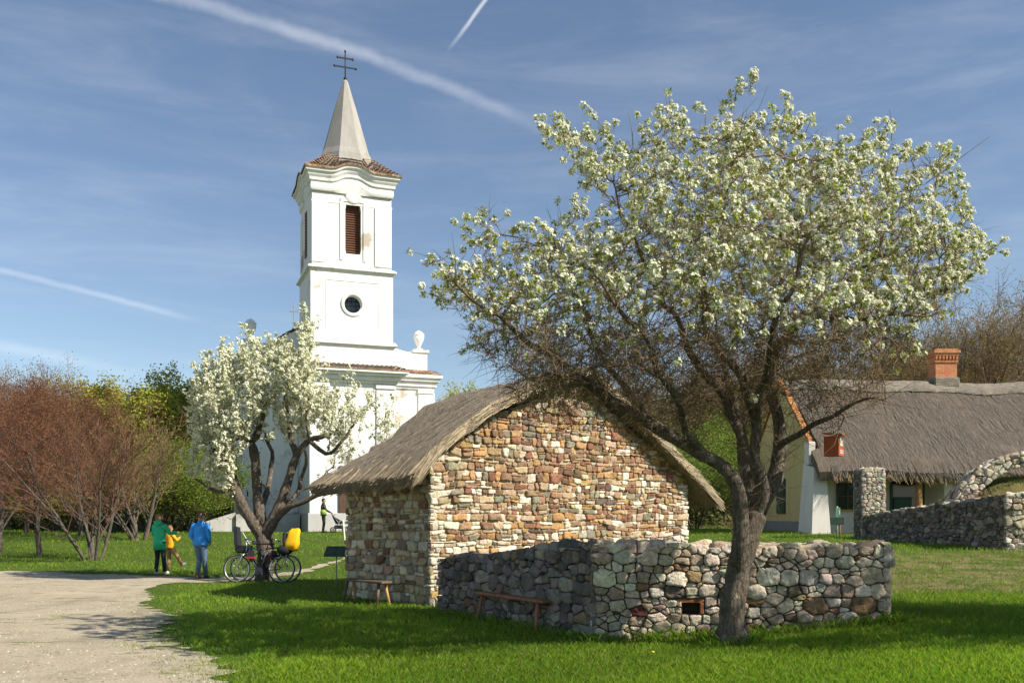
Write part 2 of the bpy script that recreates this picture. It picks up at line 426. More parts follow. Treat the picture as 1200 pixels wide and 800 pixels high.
# ------------------------------------------------------------------ ground, path, grass
def inpoly(x, y, poly):
    x = np.asarray(x, float); y = np.asarray(y, float); r = np.zeros(x.shape, bool)
    n = len(poly)
    for i in range(n):
        x0, y0 = poly[i]; x1, y1 = poly[(i+1) % n]
        if y0 == y1: continue
        c = ((y0 > y) != (y1 > y)) & (x < (x1-x0)*(y-y0)/(y1-y0)+x0)
        r ^= c
    return r
def polydist(x, y, poly):
    d = np.full(np.shape(x), 1e9)
    for i in range(len(poly)):
        a = np.array(poly[i], float); b = np.array(poly[(i+1) % len(poly)], float); ab = b-a
        t = np.clip(((x-a[0])*ab[0]+(y-a[1])*ab[1])/max(ab.dot(ab), 1e-9), 0, 1)
        d = np.minimum(d, np.hypot(x-a[0]-t*ab[0], y-a[1]-t*ab[1]))
    return d
def groundpt(px, py):
    Y = EYE*F/max(py-HZ, 1)
    for _ in range(20):
        z = float(gz((px-600)/F*Y, Y)); Y = .5*Y+.5*(EYE-z)*F/(py-HZ)
    return ((px-600)/F*Y, Y)
ROADPX = [(-500, 667), (-200, 667), (0, 669), (60, 670), (130, 673), (185, 675), (250, 677), (300, 675), (345, 669.5), (408, 652), (408, 654), (350, 672.5),
          (305, 680), (250, 682), (190, 684), (174, 690), (172, 700), (180, 712), (190, 724), (190, 735), (204, 748), (214, 757), (232, 770), (246, 785), (262, 815), (290, 900), (-1500, 900)]
ROAD = [groundpt(*p) for p in ROADPX]

def build_ground():
    def ax(lo, hi, fine0, fine1, f, g):
        a = list(np.arange(fine0, fine1+1e-6, f)); s = f
        while a[-1] < hi: s *= g; a.append(min(a[-1]+s, hi))
        s = f
        while a[0] > lo: s *= g; a.insert(0, max(a[0]-s, lo))
        return np.array(a)
    xs = ax(-900, 900, -22, 22, .4, 1.12); ys = ax(-30, 1500, 3, 46, .4, 1.12)
    X, Y = np.meshgrid(xs, ys); Z = gz(X, Y)
    V = np.stack([X, Y, Z], -1).reshape(-1, 3); a, b = X.shape
    i = np.arange(a-1)[:, None]*b; j = np.arange(b-1)[None]
    Q = np.stack([i+j, i+j+1, i+b+j+1, i+b+j], -1).reshape(-1, 4)
    dry = s01((X-4)/2)*s01((Y-15.2)/1.2)*(1-s01((Y-20.5)/2.5))*(1-.0*X)
    forest = np.maximum(s01((Y-58)/8)*np.ones_like(X), s01((X-2.5)/3)*s01((Y-44)/5))
    col = np.stack([dry, forest, np.zeros_like(X)], -1).reshape(-1, 3)
    o = link('ground', mesh_np('ground', V, quads=Q, mats=[M_ground], col=col, smooth=True)); setp(o, kind='structure')
    # gravel path: a thin sheet with a frayed edge
    from mathutils.geometry import delaunay_2d_cdt
    ed = []
    for k in range(len(ROAD)):
        p0, p1 = np.array(ROAD[k]), np.array(ROAD[(k+1) % len(ROAD)]); Ln = np.linalg.norm(p1-p0); n = max(1, int(Ln/.16))
        nr = np.array([-(p1-p0)[1], (p1-p0)[0]])/max(Ln, 1e-6)
        for q in range(n):
            p = p0+(p1-p0)*q/n
            w = .16 if p[1] < 19 else .07
            ed.append(p+nr*(w*math.sin(p[0]*5.1+p[1]*3.7)+w*.8*math.sin(p[0]*11.3-p[1]*8.1)+RNG.normal(0, w*.45)))
    gx, gy = np.meshgrid(np.arange(-30, 0, .6), np.arange(6, 30, .6))
    P = [tuple(p) for p in ed]; m = inpoly(gx, gy, P) & (polydist(gx, gy, ROAD) > .35)
    pts = [Vector(p) for p in P]+[Vector((a, b)) for a, b in zip(gx[m], gy[m])]
    vs, _, fs, *_r = delaunay_2d_cdt(pts, [], [list(range(len(P)))], 1, 1e-5)
    V = np.array([(v[0], v[1], float(gz(v[0], v[1]))+.009) for v in vs])
    o = link('gravel_path', mesh_np('gravel_path', V, polys=[list(f) for f in fs], mats=[M_gravel], smooth=True)); setp(o, kind='structure')
build_ground()

# hut frame
A = np.array([-1.44, 16.67]); G = np.array([.7195, .6945]); S = np.array([-.6945, .7195]); HL = 7.7; HD = 2.62
K = np.array([1.05, 12.12]); RR = np.array([4.72, 11.80]); JJ = np.array([-1.22, 15.75])
def blades(n, X, Y, h, w, cols, lean=.5):
    Z = gz(X, Y)
    a = RNG.uniform(0, 2*np.pi, n); dx, dy = np.cos(a)*w/2, np.sin(a)*w/2
    la = RNG.uniform(0, 2*np.pi, n); lm = h*RNG.uniform(.1, lean*2, n)
    lx, ly = np.cos(la)*lm, np.sin(la)*lm
    V = np.empty((n, 4, 3))
    V[:, 0] = np.stack([X-dx, Y-dy, Z-.01], -1); V[:, 1] = np.stack([X+dx, Y+dy, Z-.01], -1)
    V[:, 2] = np.stack([X+lx*.4+dx*.8, Y+ly*.4+dy*.8, Z+h*.6], -1); V[:, 3] = np.stack([X+lx, Y+ly, Z+h], -1)
    i = np.arange(n)[:, None]*4
    T = np.concatenate([i+np.array([[0, 1, 2]]), i+np.array([[0, 2, 3]])])
    return V.reshape(-1, 3), T, np.repeat(cols, 4, axis=0)
def segd(X, Y, a, b):
    a = np.array(a); b = np.array(b); ab = b-a
    t = np.clip(((X-a[0])*ab[0]+(Y-a[1])*ab[1])/ab.dot(ab), 0, 1)
    return np.hypot(X-a[0]-t*ab[0], Y-a[1]-t*ab[1])
def build_grass(n):
    u = RNG.uniform(1/52., 1/6.6, n); Y = 1/u; X = RNG.uniform(-.63, .63, n)*Y
    far = RNG.uniform(0, 1, n) < .12
    inr = inpoly(X, Y, ROAD); rd = polydist(X, Y, ROAD)
    patch0 = np.sin(X*4.3+Y*2.1)*np.sin(Y*5.7-X*1.9)+.3
    patch = np.sin(X*2.1+np.sin(Y*1.7)*2)*np.sin(Y*2.9+np.cos(X*1.3)*2) + .5*np.sin(X*6.1+Y*4.3)
    keep = ~inr | ((RNG.uniform(0, 1, n) < np.clip(.75-rd*1.1, 0, .6)*(.4+.6*(patch0 > 0))) & (Y < 21)) | ((patch > 1.0-.25*(rd < .9)) & (RNG.uniform(0, 1, n) < .25) & (Y < 19))
    keep &= ~((~inr) & (rd < .5) & (RNG.uniform(0, 1, n) < np.clip(.7-rd*1.4, 0, 1)))
    g = (X-A[0])*G[0]+(Y-A[1])*G[1]; s = (X-A[0])*S[0]+(Y-A[1])*S[1]
    keep &= ~((g > 0) & (g < HL) & (s > 0) & (s < HD))
    keep &= ~((X > -23) & (X < -2) & (Y > 50+.37*(X+8.6)) & (Y > 49)) & ~((X > 10.6) & (Y > 33.3))
    nearwall = (segd(X, Y, K, RR) < .22) | (segd(X, Y, K, JJ) < .22)
    keep &= ~((segd(X, Y, K+np.array([.1, .25]), RR+np.array([-.1, .25])) < .2))
    X, Y, inr, rd, nearwall = [q[keep] for q in (X, Y, inr, rd, nearwall)]; n = len(X)
    big = .5+.5*np.sin(X*1.3+2*np.sin(Y*.9))*np.sin(Y*1.1+1.5*np.cos(X*.8))
    h = (.028+.034*RNG.uniform(0, 1, n)**1.5)*(1+.6*big)
    h = np.where(inr, h*.45, h); h = np.where((~inr) & (rd < .5), h*.7, h)
    h = np.where(nearwall | (np.hypot(X-2.65, Y-11.35) < .45), h*RNG.uniform(1.2, 2.6, n), h)
    h *= 1+np.maximum(0, Y-20)*.02
    w = .0048*np.maximum(.8, Y/10)*RNG.uniform(.6, 1.3, n)
    base = np.array([.135, .29, .014]); yel = np.array([.30, .39, .028]); dk = np.array([.075, .155, .012]); st = np.array([.36, .30, .14])
    t = RNG.uniform(0, 1, n)[:, None]; b2 = big[:, None]
    b3 = (.5+.5*np.sin(X*.55+1.7*np.sin(Y*.43))*np.cos(Y*.62+X*.3))[:, None]
    c = (base*(1-t)+yel*t*(.55+.6*b2)+dk*(1-t)*(1-b2)*.5)*(.78+.34*b3)
    dry = s01((X-4)/2)*s01((Y-15.2)/1.2)*(1-s01((Y-20.5)/2.5))
    pd = np.where(dry*(.5+.5*np.sin(X*2.3+Y*3.1)+.25*np.sin(X*7+Y*1.3)) > .2, .45, .04)
    pd = np.where(inr, .4, pd)
    c = np.where((RNG.uniform(0, 1, n) < pd)[:, None], st*RNG.uniform(.6, 1.1, (n, 1)), c)
    V, T, C = blades(n, X, Y, h, w, c)
    o = link('grass', mesh_np('grass', V, tris=T, mats=[M_blade], col=C, smooth=False)); setp(o, kind='stuff', label='short bright green spring grass over the whole lawn')
build_grass(NGRASS)
def build_pebbles():
    rng = np.random.default_rng(14); n = 9000
    Y = 1/rng.uniform(1/26., 1/6.4, n); X = rng.uniform(-.62, -.1, n)*Y; k = inpoly(X, Y, ROAD); X, Y = X[k], Y[k]; n = len(X)
    r = .006+.016*rng.uniform(0, 1, n)**3; Z = gz(X, Y)+.009
    base = np.array([(1, 0, 0), (.3, .9, 0), (-.8, .6, 0), (-.8, -.6, 0), (.3, -.9, 0), (.1, 0, .7)])
    a = rng.uniform(0, 6.28, n); c, s_ = np.cos(a), np.sin(a); V = np.empty((n, 6, 3))
    sc = rng.uniform(.6, 1.3, (n, 3))
    for i, b in enumerate(base):
        bx, by, bz = b[0]*r*sc[:, 0], b[1]*r*sc[:, 1], b[2]*r*sc[:, 2]; V[:, i] = np.stack([X+bx*c-by*s_, Y+bx*s_+by*c, Z+bz-.001], -1)
    i = np.arange(n)[:, None]*6; T = np.concatenate([i+np.array([[q, (q+1) % 5, 5]]) for q in range(5)])
    C = np.repeat(np.array([[.46, .41, .33]])*rng.uniform(.35, 1.45, (n, 1)), 6, 0)
    o = link('pebbles', mesh_np('pebbles', V.reshape(-1, 3), tris=T, mats=[M_stone], col=C, smooth=False)); setp(o, kind='stuff', label='loose pale pebbles scattered over the gravel path')
build_pebbles()

# ------------------------------------------------------------------ rubble stone faces
def clip_half(poly, nx, ny, d):
    out = []; n = len(poly)
    for i in range(n):
        p = poly[i]; q = poly[(i+1) % n]
        a = nx*p[0]+ny*p[1]-d; b = nx*q[0]+ny*q[1]-d
        if a <= 0: out.append(p)
        if (a < 0 < b) or (b < 0 < a):
            t = a/(a-b); out.append((p[0]+(q[0]-p[0])*t, p[1]+(q[1]-p[1])*t))
    return out
def cells(seeds, rad, outline, an):
    """power diagram in stretched space; outline convex; an = horizontal stretch"""
    P = np.array(seeds)/np.array([an, 1.]); r2 = np.array(rad)**2
    ol = [(x/an, y) for x, y in outline]; res = []
    for i in range(len(P)):
        d = P-P[i]; dd = (d**2).sum(1); near = np.argsort(dd)[1:26]
        poly = ol
        for j in near:
            nx, ny = 2*d[j]
            poly = clip_half(poly, nx, ny, (P[j]**2).sum()-(P[i]**2).sum()-r2[j]+r2[i])
            if len(poly) < 3: break
        res.append([(x*an, y) for x, y in poly] if len(poly) >= 3 else None)
    return res
def darts(Wd, z0, z1, sizes, an, rng, n=9000):
    pts = []; rs = []
    for smin, smax, tries in sizes:
        for _ in range(tries):
            x = rng.uniform(0, Wd); y = rng.uniform(z0, z1); r = rng.uniform(smin, smax)
            if pts:
                q = np.array(pts)-np.array([x, y]); q[:, 0] /= an
                if ((q**2).sum(1) < (np.array(rs)+r)**2*.92).any(): continue
            pts.append((x, y)); rs.append(r)
    return pts, rs
def rows(Wd, z0, z1, hh, ww, rng, jit=.25):
    pts = []; rs = []; y = z0
    while y < z1:
        h = rng.uniform(*hh); x = rng.uniform(-.1, .1)
        while x < Wd+.1:
            w = rng.uniform(*ww)*(1 if rng.uniform() > .2 else .6)
            yy = y+h/2+h*jit*math.sin(x*1.7+y*3)+rng.normal(0, h*.1)
            if rng.uniform() < .16 and h > .15:
                pts += [(x+w/2, yy-h*.25), (x+w/2+rng.normal(0, .01), yy+h*.27)]; rs += [h*.25, h*.25]; 
            else: pts.append((x+w/2, yy)); rs.append(h*.5)
            x += w
        y += h
    return pts, rs
def courses(Wd, z0, z1, hh, ww, rng, wav=.03, chip=.22):
    """roughly coursed rubble: wavy beds, slanted joints, chips filling gaps"""
    out = []; bz = [z0]
    while bz[-1] < z1: bz.append(bz[-1]+rng.uniform(*hh))
    sd = rng.uniform(0, 99)
    def bed(k, u): return bz[k]+wav*mnoise.noise(Vector((u*1.1+sd, k*.35, 0)))*2+wav*.55*mnoise.noise(Vector((u*4.1+sd, k*2.3, 5)))
    for k in range(len(bz)-1):
        h = bz[k+1]-bz[k]; x = -rng.uniform(0, .2); s0 = rng.normal(0, .18)
        while x < Wd:
            w = h*rng.uniform(.9, 1.5) if rng.uniform() < .35 else rng.uniform(*ww); x2 = x+w; s1 = rng.normal(0, .19)
            xa, xb = x-s0*h/2, x+s0*h/2; xc, xd = x2-s1*h/2, x2+s1*h/2
            zb0, zb1, zt0, zt1 = bed(k, x), bed(k, x2), bed(k+1, x), bed(k+1, x2)
            m = rng.uniform()
            if m < chip and h > .10:
                f = rng.uniform(.55, .75); f2 = f+rng.normal(0, .06); up = rng.uniform() < .5; 
                if not up: f, f2 = 1-f, 1-f2
                ma = (xa+(xb-xa)*f, zb0+(zt0-zb0)*f); mb2 = (xc+(xd-xc)*f2, zb1+(zt1-zb1)*f2)
                out.append([(xa, zb0), (xc, zb1), mb2, ma]); 
                if w > .2 and rng.uniform() < .6:
                    t = rng.uniform(.35, .65); mm = (ma[0]+(mb2[0]-ma[0])*t, ma[1]+(mb2[1]-ma[1])*t); tt = (xb+(xd-xb)*t, zt0+(zt1-zt0)*t); out += [[ma, mm, tt, (xb, zt0)], [mm, mb2, (xd, zt1), tt]]
                else: out.append([ma, mb2, (xd, zt1), (xb, zt0)])
            else:
                P = [(xa, zb0), (xc, zb1), (xd, zt1), (xb, zt0)]
                if rng.uniform() < .7:   # knock a corner off
                    i = int(rng.integers(0, 4)); a, b, c = P[i-1], P[i], P[(i+1) % 4]; t = rng.uniform(.18, .42)
                    P = P[:i]+[(b[0]+(a[0]-b[0])*t, b[1]+(a[1]-b[1])*t), (b[0]+(c[0]-b[0])*t, b[1]+(c[1]-b[1])*t)]+P[i+1:]
                out.append(P)
            x = x2; s0 = s1
    return out
def irregular(polys, outline, an, rng, jit=.012):
    """loosen coursed stones into uneven rubble of the same sizes"""
    pts, rs = [], []
    for P in polys:
        n = len(P); ar = abs(sum(P[i][0]*P[(i+1) % n][1]-P[(i+1) % n][0]*P[i][1] for i in range(n)))/2
        if ar < 4e-4: continue
        c = (sum(p[0] for p in P)/n+rng.normal(0, jit), sum(p[1] for p in P)/n+rng.normal(0, jit)); w = max(p[0] for p in P)-min(p[0] for p in P); h = max(p[1] for p in P)-min(p[1] for p in P)
        if w > 2.1*h: pts += [(c[0]-w*.2, c[1]), (c[0]+w*.24, c[1]+rng.normal(0, jit))] if rng.uniform() < .35 else [c]; rs += [math.sqrt(ar)*.5]*(len(pts)-len(rs))
        else: pts.append(c); rs.append(math.sqrt(ar)*.56)
    return cells(pts, rs, outline, an)
def crop(polys, hp):
    res = []
    for P in polys:
        for nx, ny, d in hp:
            P = clip_half(P, nx, ny, d)
            if len(P) < 3: break
        res.append(P if len(P) >= 3 else None)
    return res
def shrink(poly, j):
    n = len(poly); a = np.array(poly); c = a.mean(0)
    ar = sum(a[i][0]*a[(i+1) % n][1]-a[(i+1) % n][0]*a[i][1] for i in range(n))
    if ar < 0: a = a[::-1]
    out = [tuple(p) for p in a]
    for i in range(n):
        p = a[i]; q = a[(i+1) % n]; e = q-p; l = np.linalg.norm(e)
        if l < 1e-5: continue
        nx, ny = e[1]/l, -e[0]/l
        out = clip_half(out, nx, ny, nx*p[0]+ny*p[1]-j)
        if len(out) < 3: return None
    return out
def chaikin(p, k):
    out = []; n = len(p)
    for i in range(n):
        a = p[i]; b = p[(i+1) % n]
        out.append((a[0]+(b[0]-a[0])*k, a[1]+(b[1]-a[1])*k)); out.append((a[0]+(b[0]-a[0])*(1-k), a[1]+(b[1]-a[1])*(1-k)))
    return out
def clean(p, e):
    out = []
    for q in p:
        if not out or math.hypot(q[0]-out[-1][0], q[1]-out[-1][1]) > e: out.append(q)
    if len(out) > 2 and math.hypot(out[0][0]-out[-1][0], out[0][1]-out[-1][1]) < e: out.pop()
    return out
def stones(mb, polys, fmap, colf, rng, joint=.010, depth=(.02, .055), back=.05, rough=.006, ragged=None):
    """fmap(u,v,d)->xyz; each stone: back ring, shoulder ring, face ring, centre"""
    for P in polys:
        if P is None: continue
        P = clean(P, .012)
        if len(P) < 3: continue
        P = shrink(P, joint*rng.uniform(.6, 1.5))
        if P is None or len(P) < 3: continue
        P = clean(P, .012)
        if len(P) < 3: continue
        q0 = math.sqrt(abs(sum(P[i][0]*P[(i+1) % len(P)][1]-P[(i+1) % len(P)][0]*P[i][1] for i in range(len(P))))/2); Q0 = []
        for i in range(len(P)):
            a_, b_ = P[i], P[(i+1) % len(P)]; Q0.append(a_); L_ = math.hypot(a_[0]-b_[0], a_[1]-b_[1])
            if L_ > .05: k_ = rng.uniform(.35, .65); Q0.append((a_[0]+(b_[0]-a_[0])*k_+rng.normal(0, q0*.035), a_[1]+(b_[1]-a_[1])*k_+rng.normal(0, q0*.035)))
        P = chaikin(chaikin(Q0, rng.uniform(.17, .28)), .25)
        a = np.array(P); c = a.mean(0); n = len(a)
        sz = math.sqrt(abs(((a[:, 0]*np.roll(a[:, 1], -1)-np.roll(a[:, 0], -1)*a[:, 1]).sum())/2))
        if sz < .035: continue
        a = a+rng.normal(0, sz*.018, a.shape)
        d = rng.uniform(*depth)*min(1.3, .5+sz*2.5); tx, ty = rng.normal(0, .10, 2)
        col = colf(c, sz, rng); base = len(mb.v); V = []
        ox = rng.uniform(0, 50); fq = 1.3/max(sz, .05); am = sz*.10
        def hh(p): return am*(mnoise.noise(Vector((p[0]*fq+ox, p[1]*fq, ox)))+.5*mnoise.noise(Vector((p[0]*fq*2.7, p[1]*fq*2.7+ox, ox))))
        def ring(k, dd, tilt, nzs):
            q = c+(a-c)*k
            for p in q: V.append(fmap(p[0], p[1], dd+tilt*((p[0]-c[0])*tx+(p[1]-c[1])*ty)+nzs*hh(p)))
        ring(1.0, -back, 0, 0); ring(1.0, d*.55, .7, .5); ring(.95, d*.92, 1, 1.2); ring(.6, d*1.0, 1, 1.8)
        V.append(fmap(c[0], c[1], d*1.0+1.8*hh(c)))
        Fc = []
        for k in range(3):
            for i in range(n): Fc.append((k*n+i, k*n+(i+1) % n, (k+1)*n+(i+1) % n, (k+1)*n+i))
        for i in range(n): Fc.append((3*n+i, 3*n+(i+1) % n, 4*n))
        mb.add(V, Fc, 0, True, col)
def plane(O, U, Nn, z0=0):
    O = np.array(O, float); U = np.array(U, float); Nn = np.array(Nn, float)
    return lambda u, v, d: (O[0]+U[0]*u+Nn[0]*d, O[1]+U[1]*u+Nn[1]*d, z0+v)
def pal(items):
    cs = [np.array(c) for c, w in items]; ws = np.array([w for c, w in items], float); ws /= ws.sum()
    def f(c, sz, rng):
        k = cs[rng.choice(len(cs), p=ws)]*rng.uniform(.8, 1.2)
        return tuple(np.clip(k*rng.uniform(.93, 1.07, 3), 0, .85))
    return f
GABLE = pal([((.46, .28, .12), 12), ((.36, .23, .13), 18), ((.50, .38, .24), 18), ((.23, .135, .08), 11), ((.31, .14, .085), 7), ((.74, .66, .52), 25), ((.58, .50, .37), 8), ((.26, .23, .16), 9), ((.17, .13, .10), 5)])
SIDE = pal([((.56, .47, .32), 30), ((.42, .32, .19), 22), ((.68, .60, .44), 20), ((.24, .14, .08), 10), ((.30, .27, .20), 14)])
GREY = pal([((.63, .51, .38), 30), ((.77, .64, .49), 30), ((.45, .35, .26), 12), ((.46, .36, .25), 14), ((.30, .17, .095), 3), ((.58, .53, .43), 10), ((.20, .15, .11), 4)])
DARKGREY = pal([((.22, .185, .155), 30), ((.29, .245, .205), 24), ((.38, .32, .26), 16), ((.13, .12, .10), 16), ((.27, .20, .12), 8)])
PALE = pal([((.54, .48, .36), 30), ((.64, .58, .46), 20), ((.40, .34, .24), 20)])
def xy3(p, z): return (float(p[0]), float(p[1]), float(z))

def build_hut():
    rng = np.random.default_rng(11)
    z0 = -.15
    hut = thing('stone_hut', 'low rubble stone hut with a reed thatched roof behind the dry stone wall', 'hut', xy3(A, 0))
    off = hut.location
    def gtop(g): return float(np.interp(g, [0, 1.2, 3.9, HL], [2.72, 3.42, 4.36, 2.52]))
    # gable wall: coursed ochre rubble with pale quoins
    mb = MB(); pts, rs = rows(HL, z0, 4.4, (.075, .155), (.16, .48), rng, .08)
    sel = [(p, r) for p, r in zip(pts, rs) if .32 < p[0] < HL-.32 and p[1] < gtop(min(max(p[0], 0), HL))+.05]
    q = z0; k = 0
    while q < 2.7:
        h = rng.uniform(.17, .30); w = (.44, .26)[k % 2]
        sel += [((w*.5, q+h/2), h*.62), ((HL-w*.5, q+h/2), h*.62)]; q += h; k += 1
    pts = [s_[0] for s_ in sel]; rs = [s_[1] for s_ in sel]
    ol = [(-.035, z0), (HL+.03, z0), (HL+.03, 2.52), (3.9, 4.32), (-.035, 2.66)]
    q_, _k = z0, 0; raw = courses(HL, z0, 4.4, (.065, .175), (.10, .38), rng, .045, .35)
    hpA = [(-1, 0, .035), (1, 0, HL+.03)]
    for (x0_, z0_, x1_, z1_) in ((-.035, 2.72, 1.2, 3.42), (1.2, 3.42, 3.9, 4.36), (3.9, 4.36, HL+.03, 2.52)):
        nx_, ny_ = -(z1_-z0_), (x1_-x0_); hpA.append((nx_, ny_, nx_*x0_+ny_*z0_))
    cp = crop(raw, hpA)
    Nn = np.array([G[1], -G[0]])
    fm = plane((0, 0), G, Nn)
    def colg(c, sz, r):
        if (c[0] < .3 or c[0] > HL-.3) and r.uniform() < .75: return tuple(np.array((.70, .63, .50))*r.uniform(.85, 1.1))
        k_ = GABLE(c, sz, r)
        if k_[2] > .36 and r.uniform() < s01((c[1]-1.1)/2.2)*.75: k_ = GABLE(c, sz, r)
        return k_
    stones(mb, cp, fm, colg, rng, joint=.008, depth=(.01, .055))
    mb.build('gable_wall', M_stone, hut)
    # left long wall
    mb = MB(); cp = crop(courses(HD, z0, 2.75, (.09, .18), (.12, .32), rng), [(-1, 0, .035), (1, 0, HD+.03), (.16, 1, 2.64)])
    fm = plane(G*0, S, -G); stones(mb, cp, fm, SIDE, rng, joint=.008, depth=(.02, .06)); mb.build('side_wall', M_stone, hut); mb = MB()
    stones(mb, cells(*rows(HD, z0, 2.75, (.13, .2), (.2, .35), rng), [(0, z0), (HD, z0), (HD, 2.5), (0, 2.5)], 1.0), plane(G*HL, S, G), GABLE, rng)
    mb.build('far_side_wall', M_stone, hut)
    # mortar core, with the gable peak
    mb = MB()
    def q(g, s, z): p = G*g+S*s; return (p[0], p[1], z)
    e = .012; prof = [(e, z0-.3), (HL-e, z0-.3), (HL-e, 2.50), (3.9, 4.33), (1.2, 3.39), (e, 2.69)]
    mb.hexa([q(g, e, z) for g, z in prof], [q(g, HD-e, z-dz_) for (g, z), dz_ in zip(prof, (0, 0, .1, .3, .6, .5))]); mb.build('mortar_core', M_mortar, hut)
    # thatch
    g0, g1, s0, s1, gr = -.66, HL+.85, -.33, HD+.34, 3.9
    def top(g, s):
        if g < gr: t = (g-g0)/(gr-g0); z = float(np.interp(g, [g0, -.3, 0, .42, 1.14, 2.2, 3.2, gr], [2.42, 2.70, 2.93, 3.22, 3.65, 4.12, 4.47, 4.66]))
        else: t = (g1-g)/(g1-gr); z = 2.02+(4.66-2.02)*(t**.95)
        z -= (s-s0)/(s1-s0)*((.14+.36*math.sin(math.pi*min(t*1.6, 1))*(t < .625)) if g < gr else .14)
        return z-.10*math.exp(-((t)/.05)**2)
    gs = [g0]+list(np.linspace(g0+.1, gr-.12, 34))+[gr]+list(np.linspace(gr+.12, g1-.1, 40))+[g1]
    ss = np.linspace(s0, s1, 26); mb = MB(); P = []
    nzf = lambda g, s: .035*math.sin(g*7+2*math.sin(s*5))*math.sin(s*6+g*2)+rng.normal(0, .012)
    T = [[(g, s+ (.05*math.sin(g*9)+rng.normal(0, .03) if s in (ss[0], ss[-1]) else 0), top(g, s)+nzf(g, s)) for s in ss] for g in gs]
    B = [[(t[0]+(.10 if t[0] < gr else -.10)*(i in (0, 1, len(T)-1, len(T)-2)), t[1], t[2]-(.19 if t[0] < gr else .13)+.05*(i in (0, len(T)-1))) for t in row] for i, row in enumerate(T)]
    def wq(p): a = G*p[0]+S*p[1]; return (a[0], a[1], p[2])
    Tw = [[wq(p) for p in r] for r in T]; Bw = [[wq(p) for p in r][::-1] for r in B]
    mb.grid(Tw); mb.grid(Bw)
    for rowT, rowB in ((T[0], B[0]), (T[-1], B[-1])): mb.grid([[wq(p) for p in rowT], [wq(p) for p in rowB]])
    for kk in (0, -1): mb.grid([[wq(r[kk]) for r in T], [wq(r[kk]) for r in B]])
    # reeds lying on the slopes and bristling at verge and eave
    n = 9000; V = []; Fc = []; C = []
    for i in range(n):
        m = rng.uniform()
        if m < .62: g = rng.uniform(g0, g1); s = rng.uniform(s0, s1); dz = .0
        elif m < .86: g = rng.uniform(g0, g1); s = s0+rng.uniform(-.06, .06); dz = -rng.uniform(0, .2)
        else: g = g0+rng.uniform(-.03, .12); s = rng.uniform(s0, s1); dz = -rng.uniform(0, .26)
        sg = -1 if g < gr else 1; ln = rng.uniform(.25, .6)
        g2 = g+sg*ln*.92
        if (sg < 0 and g2 < g0-.07) or (sg > 0 and g2 > g1+.07): g2 = (g0 if sg < 0 else g1)+rng.normal(0, .035); g = g2-sg*ln
        g = min(max(g, g0), g1)
        za = top(g, s)+dz+.012; gc = min(max(g2, g0), g1); zb = top(gc, s)+dz+rng.uniform(.0, .045)-(abs(g2-gc)*.6)
        s2 = s+rng.normal(0, .05)-(.04 if m >= .62 and m < .86 else 0)
        a = np.array(wq((g, s, za))); b = np.array(wq((g2, s2, zb))); w = .006*rng.uniform(.6, 1.4)
        side = np.array([S[0], S[1], 0])*w if m < .62 else np.array([0, 0, w])
        o = len(V); V += [a-side, a+side, b+side*.5, b-side*.5]; Fc.append((o, o+1, o+2, o+3))
        cc = np.array((.52, .42, .28))*rng.uniform(.45, 1.15) if m > .6 else np.array((.44, .355, .25))*rng.uniform(.4, 1.15)
        C += [cc]*4
    roof = mb.build('thatched_roof', M_thatch, hut)
    link('loose_reeds', mesh_np('loose_reeds', np.array(V), quads=Fc, mats=[M_straw], col=np.array(C), smooth=False), roof)
build_hut()

def wall_face(mb, a, b, Nn, zt0, zt1, rng, sizes, palf, an=1.35, zb=-.2, cap=True, joint=.005, depth=(.02, .06), ext=.04, mode='d'):
    a = np.array(a); b = np.array(b); Ln = np.linalg.norm(b-a); U = (b-a)/Ln
    zm = max(zt0, zt1)
    if mode == 'd':
        pts, rs = darts(Ln, zb, zm+.02, sizes, an, rng); cp = cells(pts, rs, [(-ext, zb), (Ln+ext, zb), (Ln+ext, zt1), (-ext, zt0)], an)
    else: cp = irregular(courses(Ln+ext, zb, zm+.1, sizes[0], sizes[1], rng), [(-ext, zb), (Ln+ext, zb), (Ln+ext, zt1), (-ext, zt0)], 1.35, rng)
    # uneven head line
    out = []
    for P in cp:
        if P is None: out.append(None); continue
        m = max(p[1]-(zt0+(zt1-zt0)*p[0]/Ln) for p in P)
        if m > -.02:
            dz = rng.uniform(-.045, .03); P = [(p[0], p[1]+(dz if p[1]-(zt0+(zt1-zt0)*p[0]/Ln) > -.03 else 0)) for p in P]
        out.append(P)
    stones(mb, out, plane(a, U, Nn), palf, rng, joint=joint, depth=depth, rough=.008)
def cap_stones(mb, a, b, inner, wd, zt0, zt1, rng, palf, hh=.10):
    a = np.array(a); b = np.array(b); inner = np.array(inner); Ln = np.linalg.norm(b-a); U = (b-a)/Ln
    pts, rs = darts(Ln, 0, wd, [(.12, .17, 80), (.06, .1, 300)], 1.3, rng)
    cp = cells(pts, rs, [(0, 0), (Ln, 0), (Ln, wd), (0, wd)], 1.3)
    fm = lambda u, v, d: (a[0]+U[0]*u+inner[0]*v, a[1]+U[1]*u+inner[1]*v, zt0+(zt1-zt0)*u/Ln-.05+d)
    stones(mb, cp, fm, palf, rng, joint=.012, depth=(.03, .10), back=.06, rough=.01)

